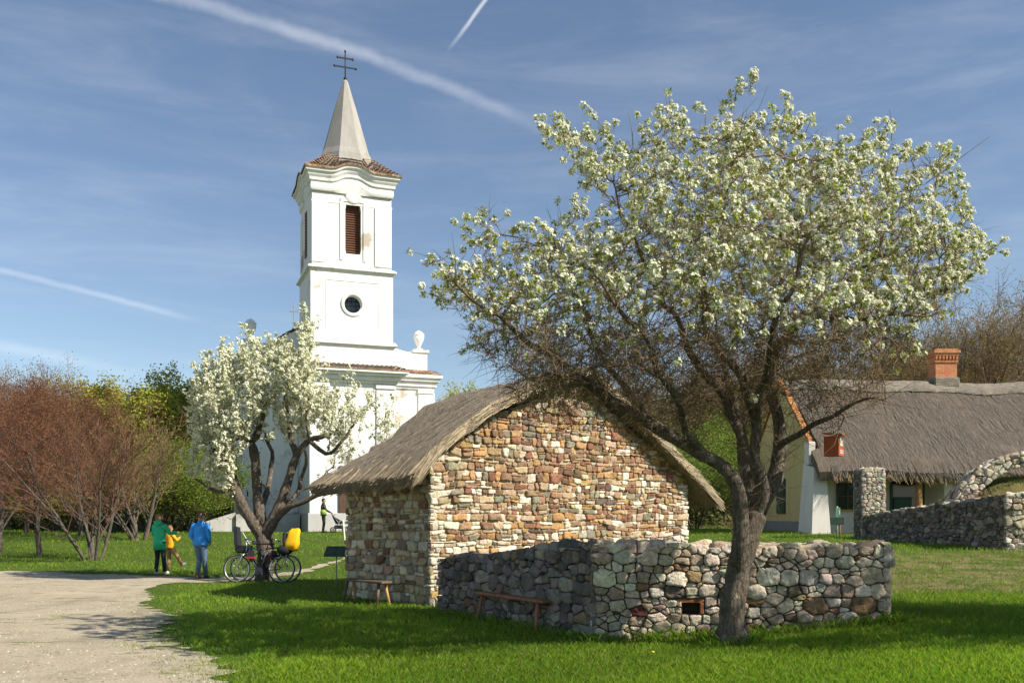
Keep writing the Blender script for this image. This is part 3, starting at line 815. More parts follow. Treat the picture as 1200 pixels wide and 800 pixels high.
def build_low_wall():
    rng = np.random.default_rng(5)
    w = thing('dry_stone_wall', 'low grey field stone wall with a small square hole, beside the tree trunk', 'wall', xy3(K, 0))
    k0 = np.array([0., 0.]); r = RR-K; j = JJ-K
    nf = np.array([-.0869, -.996]); U = r/np.linalg.norm(r); nf = np.array([U[1], -U[0]])
    Uj = j/np.linalg.norm(j); nl = np.array([-Uj[1], Uj[0]])
    if nl[0] > 0: nl = -nl
    big = [(.13, .17, 14), (.085, .12, 150), (.055, .08, 1500), (.03, .045, 2600)]
    # front face with quoins and a brick-lined square opening
    mb = MB(); Ln = np.linalg.norm(r); pts, rs = darts(Ln, -.2, 1.26, big, 1.25, rng)
    ho = (1.14, 1.36, .36, .50)
    sel = [(p, q) for p, q in zip(pts, rs) if not (ho[0]-.14 < p[0] < ho[1]+.14 and ho[2]-.1 < p[1] < ho[3]+.1) and p[0] > .24 and p[0] < Ln-.2]
    z = -.2; kk = 0
    while z < 1.25:
        h = rng.uniform(.15, .22); wl = (.42, .22)[kk % 2]; sel += [((wl/2, z+h/2), h*.6)]; 
        if kk % 2 == 0: sel += [((wl/2+.1, z+h/2), h*.6)]
        z += h; kk += 1
    sel += [((1.60, .40), .16)] if False else []
    cp = irregular(courses(Ln+.04, -.2, 1.3, (.075, .20), (.10, .32), rng, .07, .4), [(-.04, -.2), (Ln+.04, -.2), (Ln+.04, 1.25), (-.04, 1.25)], 1.3, rng, .014)
    out = []
    for P in cp:
        if P is None: continue
        cx = sum(p[0] for p in P)/len(P); cz = sum(p[1] for p in P)/len(P)
        m = max(p[1] for p in P)
        if m > 1.2:
            dz = rng.uniform(-.05, .035); P = [(p[0], p[1]+(dz if p[1] > 1.2 else 0)) for p in P]
        # keep stones off the hole
        if ho[0]-.5 < cx < ho[1]+.5 and ho[2]-.5 < cz < ho[3]+.5:
            best = None; ba = 0
            xs_ = [p[0] for p in P]; zs_ = [p[1] for p in P]
            if max(xs_) > ho[0]-.01 and min(xs_) < ho[1]+.05 and max(zs_) > ho[2]-.01 and min(zs_) < ho[3]+.05:
                for nx, ny, d in ((1, 0, ho[0]-.012), (-1, 0, -(ho[1]+.055)), (0, 1, ho[2]-.012), (0, -1, -(ho[3]+.055))):
                    Q_ = clip_half(P, nx, ny, d)
                    if len(Q_) < 3: continue
                    ar_ = abs(sum(Q_[i][0]*Q_[(i+1) % len(Q_)][1]-Q_[(i+1) % len(Q_)][0]*Q_[i][1] for i in range(len(Q_))))
                    if ar_ > ba: best, ba = Q_, ar_
                if best is None: continue
                P = best
        out.append(P)
    reds = {}
    def colf(c, sz, rg):
        for (x, zz, rr, cc) in ((.62, .45, .14, (.16, .055, .04)), (3.28, 1.12, .13, (.34, .15, .075)), (3.05, .42, .1, (.26, .12, .07)), (1.95, 1.1, .1, (.27, .17, .09)), (1.42, .98, .2, (.36, .26, .13)), (2.62, .66, .15, (.36, .29, .15))):
            if math.hypot(c[0]-x, c[1]-zz) < rr and not reds.get(x): reds[x] = 1; return cc
        return GREY(c, sz, rg)
    stones(mb, out, plane(k0, U, nf), colf, rng, joint=.005, depth=(.02, .06)); mb.build('front_face', M_graystone, w)
    # red brick lining of the hole
    mb = MB(); ang = math.atan2(U[1], U[0]); Mx = Matrix.Rotation(ang, 4, 'Z')
    a, b, c, d = ho
    for bx in (((a-.045, -.02, d), (b+.045, .2, d+.045)), ((b, -.025, c-.0), (b+.045, .2, d)), ((b+.36, -.02, c-.06), (b+.41, .1, d+.05))): mb.box(bx[0], bx[1], M=Mx, bev=.006)
    mb.build('hole_brick', simple('worn_red_brick', (.34, .13, .055), .9, .35, 14, .5), w)
    # left face
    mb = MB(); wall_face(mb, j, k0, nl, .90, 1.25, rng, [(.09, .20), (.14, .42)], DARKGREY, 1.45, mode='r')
    mb.build('side_face', M_graystone, w)
    # caps and joints core
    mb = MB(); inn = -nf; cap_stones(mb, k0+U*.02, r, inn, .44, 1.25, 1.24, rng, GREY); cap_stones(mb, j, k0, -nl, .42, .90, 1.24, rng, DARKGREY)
    e = r+U*.0
    wall_face(mb, r, r+inn*.45, U, 1.22, 1.22, rng, [(.1, .14, 60), (.05, .08, 300)], PALE, 1.2)
    wall_face(mb, r+inn*.45, k0+inn*.45+U*.3, -nf, 1.2, 1.2, rng, [(.1, .15, 120), (.05, .08, 600)], GREY, 1.2)
    mb.build('coping_stones', M_graystone, w)
    mb = MB(); e = .035
    def seg(p, q, i, z0, z1, hole=None):
        U_ = (q-p)/np.linalg.norm(q-p); p = p+U_*e; q = q-U_*e
        f = lambda P, z: (P[0], P[1], z)
        mb.hexa([f(p+i*e, -.35), f(q+i*e, -.35), f(q+i*.42, -.35), f(p+i*.42, -.35)], [f(p+i*e, z0), f(q+i*e, z1), f(q+i*.42, z1), f(p+i*.42, z0)])
    pa = k0+U*ho[0]; pb = k0+U*ho[1]
    seg(k0, pa+U*e, inn, 1.2, 1.2); seg(pb-U*e, r, inn, 1.2, 1.2)
    def blk(z0, z1, y0=e): 
        mb.hexa([(*(pa+inn*y0), z0), (*(pb+inn*y0), z0), (*(pb+inn*.42), z0), (*(pa+inn*.42), z0)], [(*(pa+inn*y0), z1), (*(pb+inn*y0), z1), (*(pb+inn*.42), z1), (*(pa+inn*.42), z1)])
    blk(-.35, ho[2]-.01); blk(ho[3]+.02, 1.2); blk(ho[2]-.01, ho[3]+.02, .3)
    seg(j, k0+Uj*(-.0)+np.array([0, .04]), -nl, .85, 1.19)
    mb.build('joint_fill', M_mortarg, w)
build_low_wall()

def build_right_walls():
    rng = np.random.default_rng(21)
    P0 = np.array([11.8, 22.4]); P1 = np.array([11.1, 29.7])
    w = thing('sloping_stone_wall', 'long sloping rubble wall in shade below the thatched cottage, its pale end at the right edge', 'wall', xy3(P0, .8))
    mb = MB(); k0 = np.array([0., 0.]); q = P1-P0
    U = q/np.linalg.norm(q); nl = np.array([-U[1], U[0]]); nl = nl if nl[0] < 0 else -nl
    sz = [(.11, .15, 120), (.07, .1, 1200), (.045, .06, 2500)]
    wall_face(mb, q, k0, nl, .83, 1.33, rng, [(.06, .13), (.12, .38)], DARKGREY, 1.5, zb=-.15, mode='r')  # darker stone colours here paint in the shade of this side
    mb.build('shaded_face', M_graystone, w)
    mb = MB(); e = np.array([4.5, -.35]); Ue = e/np.linalg.norm(e)
    wall_face(mb, k0, e, np.array([Ue[1], -Ue[0]]), 1.33, 1.45, rng, [(.08, .17), (.14, .42)], PALE, 1.7, zb=-.15, mode='r')
    mb.build('end_face', M_graystone, w)
    mb = MB(); cap_stones(mb, q, k0, -nl, .5, .83, 1.33, rng, PALE); cap_stones(mb, k0+Ue*.4, e, np.array([0, 1.]), .45, 1.33, 1.45, rng, PALE)
    mb.build('coping_stones', M_graystone, w)
    mb = MB(); c = .04
    f = lambda P, z: (P[0], P[1], z); i = -nl
    mb.hexa([f(q+i*c, -.5), f(k0+i*c+np.array([0, .04]), -.5), f(k0+i*.5+np.array([0, .04]), -.5), f(q+i*.5, -.5)], [f(q+i*c, .78), f(k0+i*c+np.array([0, .04]), 1.28), f(k0+i*.5+np.array([0, .04]), 1.28), f(q+i*.5, .78)])
    mb.hexa([f(k0+Ue*.3+np.array([0, .05]), -.5), f(e+np.array([0, .05]), -.5), f(e+np.array([0, .45]), -.5), f(k0+Ue*.3+np.array([0, .45]), -.5)], [f(k0+Ue*.3+np.array([0, .05]), 1.27), f(e+np.array([0, .05]), 1.4), f(e+np.array([0, .45]), 1.4), f(k0+Ue*.3+np.array([0, .45]), 1.27)])
    mb.build('joint_fill', M_mortarg, w)
    # gate pier
    C = np.array([11.36, 29.85]); z0 = .9
    w = thing('stone_pier', 'square pale rubble pier standing at the far end of the sloping wall', 'pier', xy3(C, z0))
    mb = MB(); hw = .34; ht = 2.2; sz = [((.06, .13), (.12, .30))]
    cs = [np.array(p) for p in ((-hw, -hw), (hw, -hw), (hw, hw), (-hw, hw))]
    for k in range(4):
        a, b = cs[k], cs[(k+1) % 4]; Uk = (b-a)/(2*hw)
        wall_face(mb, a, b, np.array([Uk[1], -Uk[0]]), ht, ht, rng, sz[0], DARKGREY if k == 3 else PALE, 1.2, zb=-.2, mode='r', depth=(.02, .05))  # left side gets darker stones, its shade put into the colour
    cap_stones(mb, cs[0], cs[1], np.array([0, 1.]), 2*hw, ht, ht, rng, PALE); mb.build('rubble_face', M_graystone, w)
    mb = MB(); mb.box((-hw+.03, -hw+.03, -.4), (hw-.03, hw-.03, ht-.04)); mb.build('joint_fill', M_mortarg, w)
    # arch of the earth cellar
    C = np.array([14.55, 26.0]); z0 = 1.3
    w = thing('earth_cellar', 'grassy earth mound behind a curved rubble stone arch at the right edge', 'cellar', xy3(C, z0))
    Ro, Ri = 2.20, 1.80
    mb = MB(); L_ = math.pi*2.0
    pts, rs = rows(L_, 0, Ro-Ri, (.11, .2), (.14, .34), rng, .1); cp = cells(pts, rs, [(0, 0), (L_, 0), (L_, Ro-Ri), (0, Ro-Ri)], 1.0)
    def arch(u, v, d):
        th = math.pi-u/2.0; r_ = Ri+v+.03*math.sin(u*3); return (r_*math.cos(th)*1.12, -d, r_*math.sin(th)*.96-.05)
    stones(mb, cp, arch, PALE, rng, depth=(.02, .07)); 
    pts, rs = rows(L_, 0, .6, (.13, .22), (.14, .34), rng, .1); cp = cells(pts, rs, [(0, 0), (L_, 0), (L_, .6), (0, .6)], 1.0)
    def extr(u, v, d):
        th = math.pi-u/2.0; r_ = Ro+d-.02; return (r_*math.cos(th)*1.12, v, r_*math.sin(th)*.96-.05)
    stones(mb, cp, extr, GREY, rng, depth=(.03, .09)); mb.build('stone_arch', M_graystone, w)
    mb = MB(); rows_ = []
    for k in range(33):
        th = math.pi-math.pi*k/32; c_, s_ = math.cos(th)*1.12, math.sin(th)*.96
        rows_.append([((Ri+.03)*c_, .05, (Ri+.03)*s_-.05), ((Ro-.04)*c_, .05, (Ro-.04)*s_-.05), ((Ro-.04)*c_, .58, (Ro-.04)*s_-.05), ((Ri+.03)*c_, .58, (Ri+.03)*s_-.05), ((Ri+.03)*c_, .05, (Ri+.03)*s_-.05)])
    mb.grid(rows_, smooth=False); mb.build('joint_fill', M_mortarg, w)
    mb = MB(); rows_ = []
    for i in range(25):
        r_ = i/24; row = []
        for k in range(41):
            th = math.pi*2*k/40; x = math.cos(th)*r_*2.9; y = math.sin(th)*r_*2.6+1.0
            zz = 1.30*(1-r_**2.2)+.05*math.sin(x*5)*math.sin(y*6)-.5*s01((r_-.8)/.2)
            if y < 0: zz = zz*.55
            row.append((x*.98, y if y > -1.2 else -1.2, zz+.1))
        rows_.append(row)
    mb.grid(rows_); mound = mb.build('earth_mound', M_ground, w)
    n = 9000; th = rng.uniform(0, 2*np.pi, n); rr = np.sqrt(rng.uniform(0, 1, n)); X = np.cos(th)*rr*2.8; Yl = np.maximum(np.sin(th)*rr*2.5+1.0, -1.2)
    zz = 1.30*(1-rr**2.2)-.5*s01((rr-.8)/.2); zz = np.where(Yl < 0, zz*.55, zz)+.1
    h = rng.uniform(.06, .16, n); la = rng.uniform(0, 6.28, n); V = np.empty((n, 3, 3)); ww = .012
    V[:, 0] = np.stack([X-ww, Yl, zz], -1); V[:, 1] = np.stack([X+ww, Yl, zz], -1); V[:, 2] = np.stack([X+np.cos(la)*h*.5, Yl+np.sin(la)*h*.5, zz+h], -1)
    t = rng.uniform(0, 1, (n, 1)); c = np.array([.07, .16, .02])*(1-t)+np.array([.20, .20, .05])*t; c = np.where((np.sin(X*3+Yl*2) > .5)[:, None], np.array([.30, .22, .11])*rng.uniform(.6, 1.1, (n, 1)), c)
    o = link('mound_grass', mesh_np('mound_grass', V.reshape(-1, 3), tris=np.arange(3*n).reshape(-1, 3), mats=[M_blade], col=np.repeat(c, 3, 0), smooth=False), mound); o['kind'] = 'stuff'
build_right_walls()
# ------------------------------------------------------------------ trees
def colonize(P0, par0, att, step, infl, kill, iters, trop=(0, 0, 0), jit=.12, rng=RNG, maxn=60000):
    P = np.zeros((maxn, 3)); n = len(P0); P[:n] = P0; par = list(par0); kids = [0]*n
    for p in par0:
        if p >= 0: kids[p] += 1
    A_ = att.copy(); nd = np.full(len(A_), 1e9); ni = np.zeros(len(A_), int)
    def upd(s, e):
        nonlocal nd, ni
        for q in range(s, e, 400):
            B = P[q:min(q+400, e)]; D = np.sqrt(((A_[:, None]-B[None])**2).sum(-1)); j = D.argmin(1); dm = D[np.arange(len(A_)), j]
            m = dm < nd; nd[m] = dm[m]; ni[m] = j[m]+q
    upd(0, n); trop = np.array(trop, float)
    for it in range(iters):
        alive = nd > kill
        A_, nd, ni = A_[alive], nd[alive], ni[alive]
        act = nd < infl
        if not act.any(): break
        d = A_[act]-P[ni[act]]; d /= np.maximum(np.linalg.norm(d, axis=1, keepdims=True), 1e-9)
        u, inv = np.unique(ni[act], return_inverse=True); sm = np.zeros((len(u), 3)); np.add.at(sm, inv, d)
        s0 = n
        for k, node in enumerate(u):
            if kids[node] >= 3 or n >= maxn: continue
            v = sm[k]; l = np.linalg.norm(v); v = v/l if l > 1e-6 else rng.normal(0, 1, 3)
            v = v+trop+rng.normal(0, jit, 3); v /= np.linalg.norm(v)
            P[n] = P[node]+v*step; par.append(int(node)); kids.append(0); kids[node] += 1; n += 1
        if n == s0: break
        upd(s0, n)
    return P[:n], np.array(par)
def limb_nodes(limbs, step, Y0, gnarl=.13):
    """limbs: list of (start, [(px,py,dy,r)...]); start = None or (limb index, point index)"""
    P = []; par = []; rad = []; index = {}
    for li, (st, pts) in enumerate(limbs):
        q = [W(p[0], p[1], Y0+p[2]) for p in pts]; rr = [p[3] for p in pts]
        prev = -1
        if st is not None: prev = index[st]; q = [P[prev]]+q; rr = [min(rad[prev], rr[0]*1.15)]+rr
        else: P.append(q[0]); par.append(-1); rad.append(rr[0]); prev = 0; index[(li, 0)] = 0
        # catmull-rom
        for i in range(len(q)-1):
            a = q[max(i-1, 0)]; b = q[i]; c = q[i+1]; d = q[min(i+2, len(q)-1)]
            n = max(1, int(np.linalg.norm(c-b)/step))
            for k in range(1, n+1):
                t = k/n
                p = .5*((2*b)+(-a+c)*t+(2*a-5*b+4*c-d)*t*t+(-a+3*b-3*c+d)*t**3)
                P.append(p); par.append(prev); rad.append(rr[i]+(rr[i+1]-rr[i])*t); prev = len(P)-1
            index[(li, i+1-(1 if st is not None else 0))] = prev
    P = np.array(P); g = gnarl
    for i in range(1, len(P)):
        q = P[i]*2.3; P[i] = P[i]+g*max(.12, 1-rad[i]/.15)*np.array([mnoise.noise(Vector((q[0], q[1], q[2]+k*9))) for k in range(3)])
    return P, par, np.array(rad)
def pipe(par, n, tip, ex, spec=None):
    r = np.zeros(n); acc = np.zeros(n)
    ch = np.zeros(n, int)
    for p in par:
        if p >= 0: ch[p] += 1
    for i in range(n-1, -1, -1):
        r[i] = tip if ch[i] == 0 else acc[i]**(1/ex)
        if par[i] >= 0: acc[par[i]] += r[i]**ex
    if spec is not None: r[:len(spec)] = spec
    for i in range(n):
        if par[i] >= 0: r[i] = min(r[i], r[par[i]])
    return r
def skel_mesh(P, par, r, thick=.02, fat_n=12, rng=RNG, knob=.06, taper_tip=True):
    n = len(P); kids = [[] for _ in range(n)]
    for i, p in enumerate(par):
        if p >= 0: kids[p].append(i)
    fatV, fatQ, thV, thQ = [], [], [], []; fo = to = 0
    stack = [(i, -1) for i in range(n) if par[i] < 0]
    while stack:
        s, p = stack.pop(); ch = [p, s] if p >= 0 else [s]
        cur = s
        while kids[cur]:
            k = sorted(kids[cur], key=lambda c: -r[c]); 
            for o in k[1:]: stack.append((o, cur))
            cur = k[0]; ch.append(cur)
        if len(ch) < 2: continue
        pts = P[ch]; rr = r[ch].copy()
        if p >= 0: rr[0] = rr[1]
        if taper_tip: rr[-1] *= .4
        # split into thick and thin runs
        big = rr > thick; k = int(big.sum()) if big.any() else 0
        if k >= 2:
            e = min(k+1, len(ch)); Q = pts[:e]; R_ = rr[:e]
            nn = fat_n if R_[0] > .055 else 8 if R_[0] > .035 else 6
            V, F_ = tube_np(Q, R_, nn)
            if knob:
                V0 = V.copy()
                for i_, v in enumerate(V):
                    f = mnoise.noise(Vector(tuple(v*3.1)))*1.0+mnoise.noise(Vector(tuple(v*9.)))*.6
                    c = Q[i_//nn]; V[i_] = c+(v-c)*(1+knob*(2.2*f+1.3*mnoise.noise(Vector(tuple(V0[i_]*26.)))))
            fatV.append(V); fatQ.append(F_+fo); fo += len(V)
            s0 = max(0, e-1)
        else: s0 = 0
        if s0 < len(ch)-1:
            V, F_ = tube_np(pts[s0:], rr[s0:], 4 if rr[s0] > .008 else 3)
            thV.append(V); thQ.append(F_+to); to += len(V)
    cat = lambda a, w: np.concatenate(a) if a else np.zeros((0, w))
    return (cat(fatV, 3), cat(fatQ, 4).astype(int)), (cat(thV, 3), cat(thQ, 4).astype(int))
def attractors(poly, n, Y0, dmax, full, rng, dens=None, p=.5, dyc=0):
    xs = [q[0] for q in poly]; ys = [q[1] for q in poly]; out = []
    while len(out) < n:
        m = 4*n; x = rng.uniform(min(xs), max(xs), m); y = rng.uniform(min(ys), max(ys), m)
        k = inpoly(x, y, poly); x, y = x[k], y[k]; d = polydist(x, y, poly)
        t = dmax*np.minimum(1, d/full)**p
        w = rng.uniform(0, 1, len(x)) < t/dmax
        if dens is not None: w &= rng.uniform(0, 1, len(x)) < dens(x, y)
        x, y, t = x[w], y[w], t[w]; dy = rng.uniform(-1, 1, len(x))*t+dyc
        Y = Y0+dy; out += list(np.stack([(x-600)/F*Y, Y, EYE+(HZ-y)/F*Y], -1))
    return np.array(out[:n])
def rand_units(n, rng):
    v = rng.normal(0, 1, (n, 3)); return v/np.linalg.norm(v, axis=1, keepdims=True)
def twiglets(P, par, sel, ln, rr, rng, up=.3, seg=2):
    """short crooked side twigs"""
    n = len(sel); base = P[sel]; d = P[sel]-P[np.maximum(par[sel], 0)]; d /= np.maximum(np.linalg.norm(d, axis=1, keepdims=True), 1e-6)
    v = rand_units(n, rng)*.9+d*.5+np.array([0, 0, up]); v /= np.linalg.norm(v, axis=1, keepdims=True)
    L_ = rng.uniform(*ln, n)[:, None]; m = base+v*L_*.5; v2 = v+rand_units(n, rng)*.55; v2 /= np.linalg.norm(v2, axis=1, keepdims=True); e = m+v2*L_*.5
    V = []; 
    a = np.cross(v, rand_units(n, rng)); a /= np.maximum(np.linalg.norm(a, axis=1, keepdims=True), 1e-6); b = np.cross(v, a)
    for c, k in ((base, 1.), (m, .8), (e, .3)):
        for t in (0, 2.094, 4.189): V.append(c+(a*math.cos(t)+b*math.sin(t))*rr*k)
    V = np.stack(V, 1)  # n,9,3
    i = np.arange(n)[:, None]*9; Q = np.concatenate([i+np.array([[q*3+k, q*3+(k+1) % 3, (q+1)*3+(k+1) % 3, (q+1)*3+k]]) for q in range(2) for k in range(3)])
    return V.reshape(-1, 3), Q, e, v2
def frames(n, d, rng):
    a = np.cross(d, rand_units(n, rng)); a /= np.maximum(np.linalg.norm(a, axis=1, keepdims=True), 1e-6); return a, np.cross(d, a)
def petals(C, D, r, rng, k=5, cup=.35):
    """cupped flower discs: centre + k rim points"""
    n = len(C); a, b = frames(n, D, rng); V = np.empty((n, 2*k+1, 3)); V[:, 0] = C
    for i in range(2*k):
        t = math.pi*i/k; rr = r*(1.0 if i % 2 == 0 else .62); rr = rr[:, None]
        V[:, i+1] = C+(a*math.cos(t)+b*math.sin(t))*rr+D*rr*cup
    i = np.arange(n)[:, None]*(2*k+1); T = np.concatenate([i+np.array([[0, q+1, (q+1) % (2*k)+1]]) for q in range(2*k)])
    return V.reshape(-1, 3), T
def leaves(C, D, ln, wd, rng):
    n = len(C); a, b = frames(n, D, rng); ln = ln[:, None]; wd = wd[:, None]
    V = np.stack([C, C+D*ln*.45+a*wd+b*wd*.3, C+D*ln, C+D*ln*.45-a*wd+b*wd*.3], 1)
    i = np.arange(n)[:, None]*4; return V.reshape(-1, 3), np.concatenate([i+np.array([[0, 1, 2]]), i+np.array([[0, 2, 3]])])
def clusters(C, D, rng, nf, nl, R0, fr, lr, wf=None):
    """flower umbels with a ruff of young leaves"""
    n = len(C); fC = np.repeat(C, nf, 0); u = rand_units(n*nf, rng)+np.repeat(D, nf, 0)*.9; u /= np.linalg.norm(u, axis=1, keepdims=True)
    fC = fC+u*R0*rng.uniform(.55, 1.1, (n*nf, 1))
    keep = np.ones(n*nf, bool) if wf is None else rng.uniform(0, 1, n*nf) < np.repeat(wf, nf)
    fC, u = fC[keep], u[keep]
    u2 = u+np.array([.3, -.15, .45])+rng.normal(0, .3, u.shape); u2 /= np.linalg.norm(u2, axis=1, keepdims=True)
    Vf, Tf = petals(fC, u2, fr*rng.uniform(.75, 1.15, len(fC)), rng, 4)
    m = 9; cf = np.repeat(np.array([[.95, .93, .82]])*rng.uniform(.88, 1.08, (len(fC), 1)), m, 0)
    cf[::m] = (.55, .58, .25)
    lC = np.repeat(C, nl, 0); w = rand_units(n*nl, rng)+np.repeat(D, nl, 0)*.3; w /= np.linalg.norm(w, axis=1, keepdims=True)
    Vl, Tl = leaves(lC+w*R0*.15, w, lr*rng.uniform(.7, 1.3, len(lC)), lr*.3*rng.uniform(.8, 1.2, len(lC)), rng)
    g = rng.uniform(0, 1, (len(lC), 1)); cl = np.repeat(np.array([[.20, .29, .015]])*(1-g)+np.array([[.42, .46, .04]])*g, 4, 0)
    return (Vf, Tf, cf), (Vl, Tl, cl)

def build_big_tree():
    rng = np.random.default_rng(3); Y0 = 11.25
    limbs = [
     (None, [(857, 768, 0, .23), (857, 745, 0, .205), (858, 715, 0, .185), (864, 675, 0, .175), (874, 640, 0, .18), (886, 603, 0, .195)]),
     ((0, 3), [(866, 645, -.14, .115), (869, 605, -.22, .11), (863, 570, -.3, .108), (846, 548, -.35, .10), (818, 533, -.4, .095), (790, 514, -.4, .095), (757, 492, -.45, .088), (722, 474, -.5, .08), (690, 450, -.6, .066), (655, 425, -.7, .05), (615, 398, -.8, .036), (575, 368, -.9, .024), (535, 330, -.9, .012)]),
     ((1, 6), [(738, 462, .1, .05), (712, 420, .35, .042), (690, 378, .45, .032), (668, 330, .55, .022), (650, 285, .5, .012)]),
     ((0, 5), [(876, 565, .12, .10), (868, 515, .2, .085), (850, 468, .3, .072), (826, 437, .35, .062), (810, 405, .4, .052), (788, 368, .5, .042), (762, 325, .6, .03), (740, 275, .6, .02), (718, 215, .5, .01)]),
     ((0, 5), [(893, 575, -.12, .105), (886, 538, -.22, .088), (884, 490, -.3, .074), (870, 452, -.35, .066), (848, 415, -.5, .056), (830, 380, -.55, .046), (822, 335, -.6, .034), (835, 280, -.6, .026), (852, 220, -.5, .018), (868, 150, -.4, .009)]),
     ((0, 5), [(905, 565, .1, .12), (916, 528, .2, .105), (912, 488, .3, .088), (903, 450, .4, .08), (908, 416, .4, .07), (930, 385, .4, .06), (958, 360, .5, .052), (990, 332, .5, .042), (1030, 306, .5, .03), (1078, 290, .5, .018), (1122, 282, .5, .009)]),
     ((5, 4), [(904, 372, .9, .045), (915, 322, 1.1, .035), (930, 262, 1.2, .025), (948, 200, 1.1, .013)]),
     ((5, 1), [(945, 500, -.3, .042), (977, 484, -.5, .028), (1012, 474, -.8, .018), (1045, 468, -.9, .010)]),
     ((4, 2), [(897, 450, -1.0, .05), (908, 400, -1.5, .042), (925, 340, -1.8, .032), (955, 275, -1.8, .018)]),
     ((3, 1), [(862, 478, .9, .05), (850, 435, 1.4, .042), (838, 380, 1.9, .032), (818, 315, 2.0, .018)]),
     ((1, 4), [(800, 485, -.9, .05), (772, 435, -1.4, .042), (742, 380, -1.6, .032), (700, 325, -1.7, .018)]),
     ((1, 8), [(660, 440, -1.2, .03), (630, 440, -1.6, .022), (600, 432, -1.9, .012)]),
     ((5, 6), [(985, 375, -.3, .035), (1020, 370, -.7, .026), (1060, 372, -.9, .015), (1100, 360, -1., .009)]),
     ((7, 1), [(985, 490, -.45, .014), (978, 503, -.42, .009)]),
     ((3, 3), [(800, 460, -.2, .035), (770, 440, -.5, .025), (730, 430, -.9, .016), (690, 440, -1.1, .01)]),
    ]
    P0, par0, spec = limb_nodes(limbs, .05, Y0); spec = spec*.80
    poly = [(497, 300), (508, 340), (535, 385), (560, 425), (585, 462), (615, 492), (650, 505), (700, 498), (745, 512), (790, 508), (830, 488), (880, 470), (940, 470), (985, 500), (1020, 478), (1050, 440), (1090, 395), (1125, 350), (1165, 305), (1160, 285),
            (1135, 255), (1140, 235), (1105, 205), (1100, 180), (1060, 172), (1020, 152), (985, 160), (950, 146), (918, 150), (900, 118), (888, 90), (868, 88), (868, 128), (838, 118), (800, 138), (785, 122), (750, 160), (722, 148), (690, 166), (655, 140), (628, 166), (668, 195), (700, 225),
            (690, 250), (650, 248), (625, 268), (592, 270), (574, 240), (560, 272), (548, 290), (520, 288)]
    att = attractors(poly, 17000, Y0, 2.7, 130, rng, dens=lambda x, y: 1-.35*s01((y-400)/60)*s01((x-800)/100), p=.5)
    hol = np.array([mnoise.noise(Vector(tuple(a*1.9))) for a in att])
    pya = HZ-(att[:, 2]-EYE)/att[:, 1]*F
    att = att[(hol > -.04) | ((pya > 400) & (hol > -.15))][:10500]
    P, par = colonize(P0, par0, att, .085, .62, .13, 150, (0, 0, .06), .30, rng)
    r = pipe(par, len(P), .0032, 2.15, spec)
    n0 = len(P0)
    # sag of the lower left twigs, wiggle
    P[n0:] += rng.normal(0, .012, (len(P)-n0, 3))
    fat, thin = skel_mesh(P, par, r, .02, 26, rng, .075)
    # root flare
    base = P0[0]; h = fat[0][:, 2]-base[2]; near = h < .45; ang = np.arctan2(fat[0][:, 1]-base[1], fat[0][:, 0]-base[0])
    k = 1+np.clip(.38-h, 0, 1)*1.1*(1+.5*np.sin(ang*5+1)); fat[0][near, :2] = base[:2]+(fat[0][near, :2]-base[:2])*k[near, None]
    loc = np.array([base[0], base[1], float(gz(base[0], base[1]))])
    t = thing('blossoming_pear_tree', 'large old pear tree with white blossom leaning over the low grey stone wall', 'tree', tuple(loc))
    link('trunk', mesh_np('trunk', fat[0]-loc, quads=fat[1], mats=[M_bark], smooth=True), t)
    allv = [thin[0]]; allq = [thin[1]]; off = len(thin[0])
    idx = np.arange(n0, len(P)); thinidx = idx[r[idx] < .012]
    sel = rng.choice(thinidx, 17000); Vt, Qt, te, td = twiglets(P, par, sel, (.06, .26), .0029, rng, .2)
    allv.append(Vt); allq.append(Qt+off); off += len(Vt)
    sel2 = rng.choice(np.arange(30, n0), 2600); V2, Q2, e2, d2 = twiglets(P, par, sel2, (.15, .6), .0036, rng, .2)
    allv.append(V2); allq.append(Q2+off); off += len(V2)
    low_ = thinidx[(HZ-(P[thinidx][:, 2]-EYE)/P[thinidx][:, 1]*F > 385)]
    sel3 = rng.choice(low_, 6000); V3, Q3, e3, d3 = twiglets(P, par, sel3, (.12, .45), .0033, rng, -.05)
    allv.append(V3); allq.append(Q3+off); off += len(V3)
    # a few long bare shoots standing out of the crown
    sh = []
    for (x0, y0, x1, y1, dy) in ((1085, 215, 1160, 160, .2), (1150, 300, 1175, 282, .1), (778, 160, 778, 104, .3), (742, 175, 736, 132, .2), (1045, 165, 1042, 128, .1), (1050, 250, 1072, 200, -.3)):
        a = W(x0, y0, Y0+dy); b = W(x1, y1, Y0+dy); m = (a+b)/2+rng.normal(0, .03, 3)
        V_, Q_ = tube_np(np.array([a, m, b]), np.array([.006, .005, .002]), 4); allv.append(V_); allq.append(Q_+off); off += len(V_)
    # sprays reaching out of the crown, set with flowers
    outn = thinidx[polydist(600+P[thinidx][:, 0]/P[thinidx][:, 1]*F, HZ-(P[thinidx][:, 2]-EYE)/P[thinidx][:, 1]*F, poly) < 14]; outn = outn[P[outn][:, 2] > 3.3]
    cc = np.array([W(850, 420, Y0)]); spC = []
    for i in rng.choice(outn, 85):
        d = P[i]-cc[0]; d /= np.linalg.norm(d); d = d+rng.normal(0, .35, 3)+np.array([0, 0, .35]); d /= np.linalg.norm(d); ln = rng.uniform(.12, .42); pts = [P[i]]
        for k in range(5): d = d+rng.normal(0, .12, 3); d /= np.linalg.norm(d); pts.append(pts[-1]+d*ln/5)
        V_, Q_ = tube_np(np.array(pts), np.linspace(.0045, .002, 6), 4); allv.append(V_); allq.append(Q_+off); off += len(V_); spC += [pts[k]+rng.normal(0, .02, 3) for k in (2, 3, 4, 5) if rng.uniform() < .75]
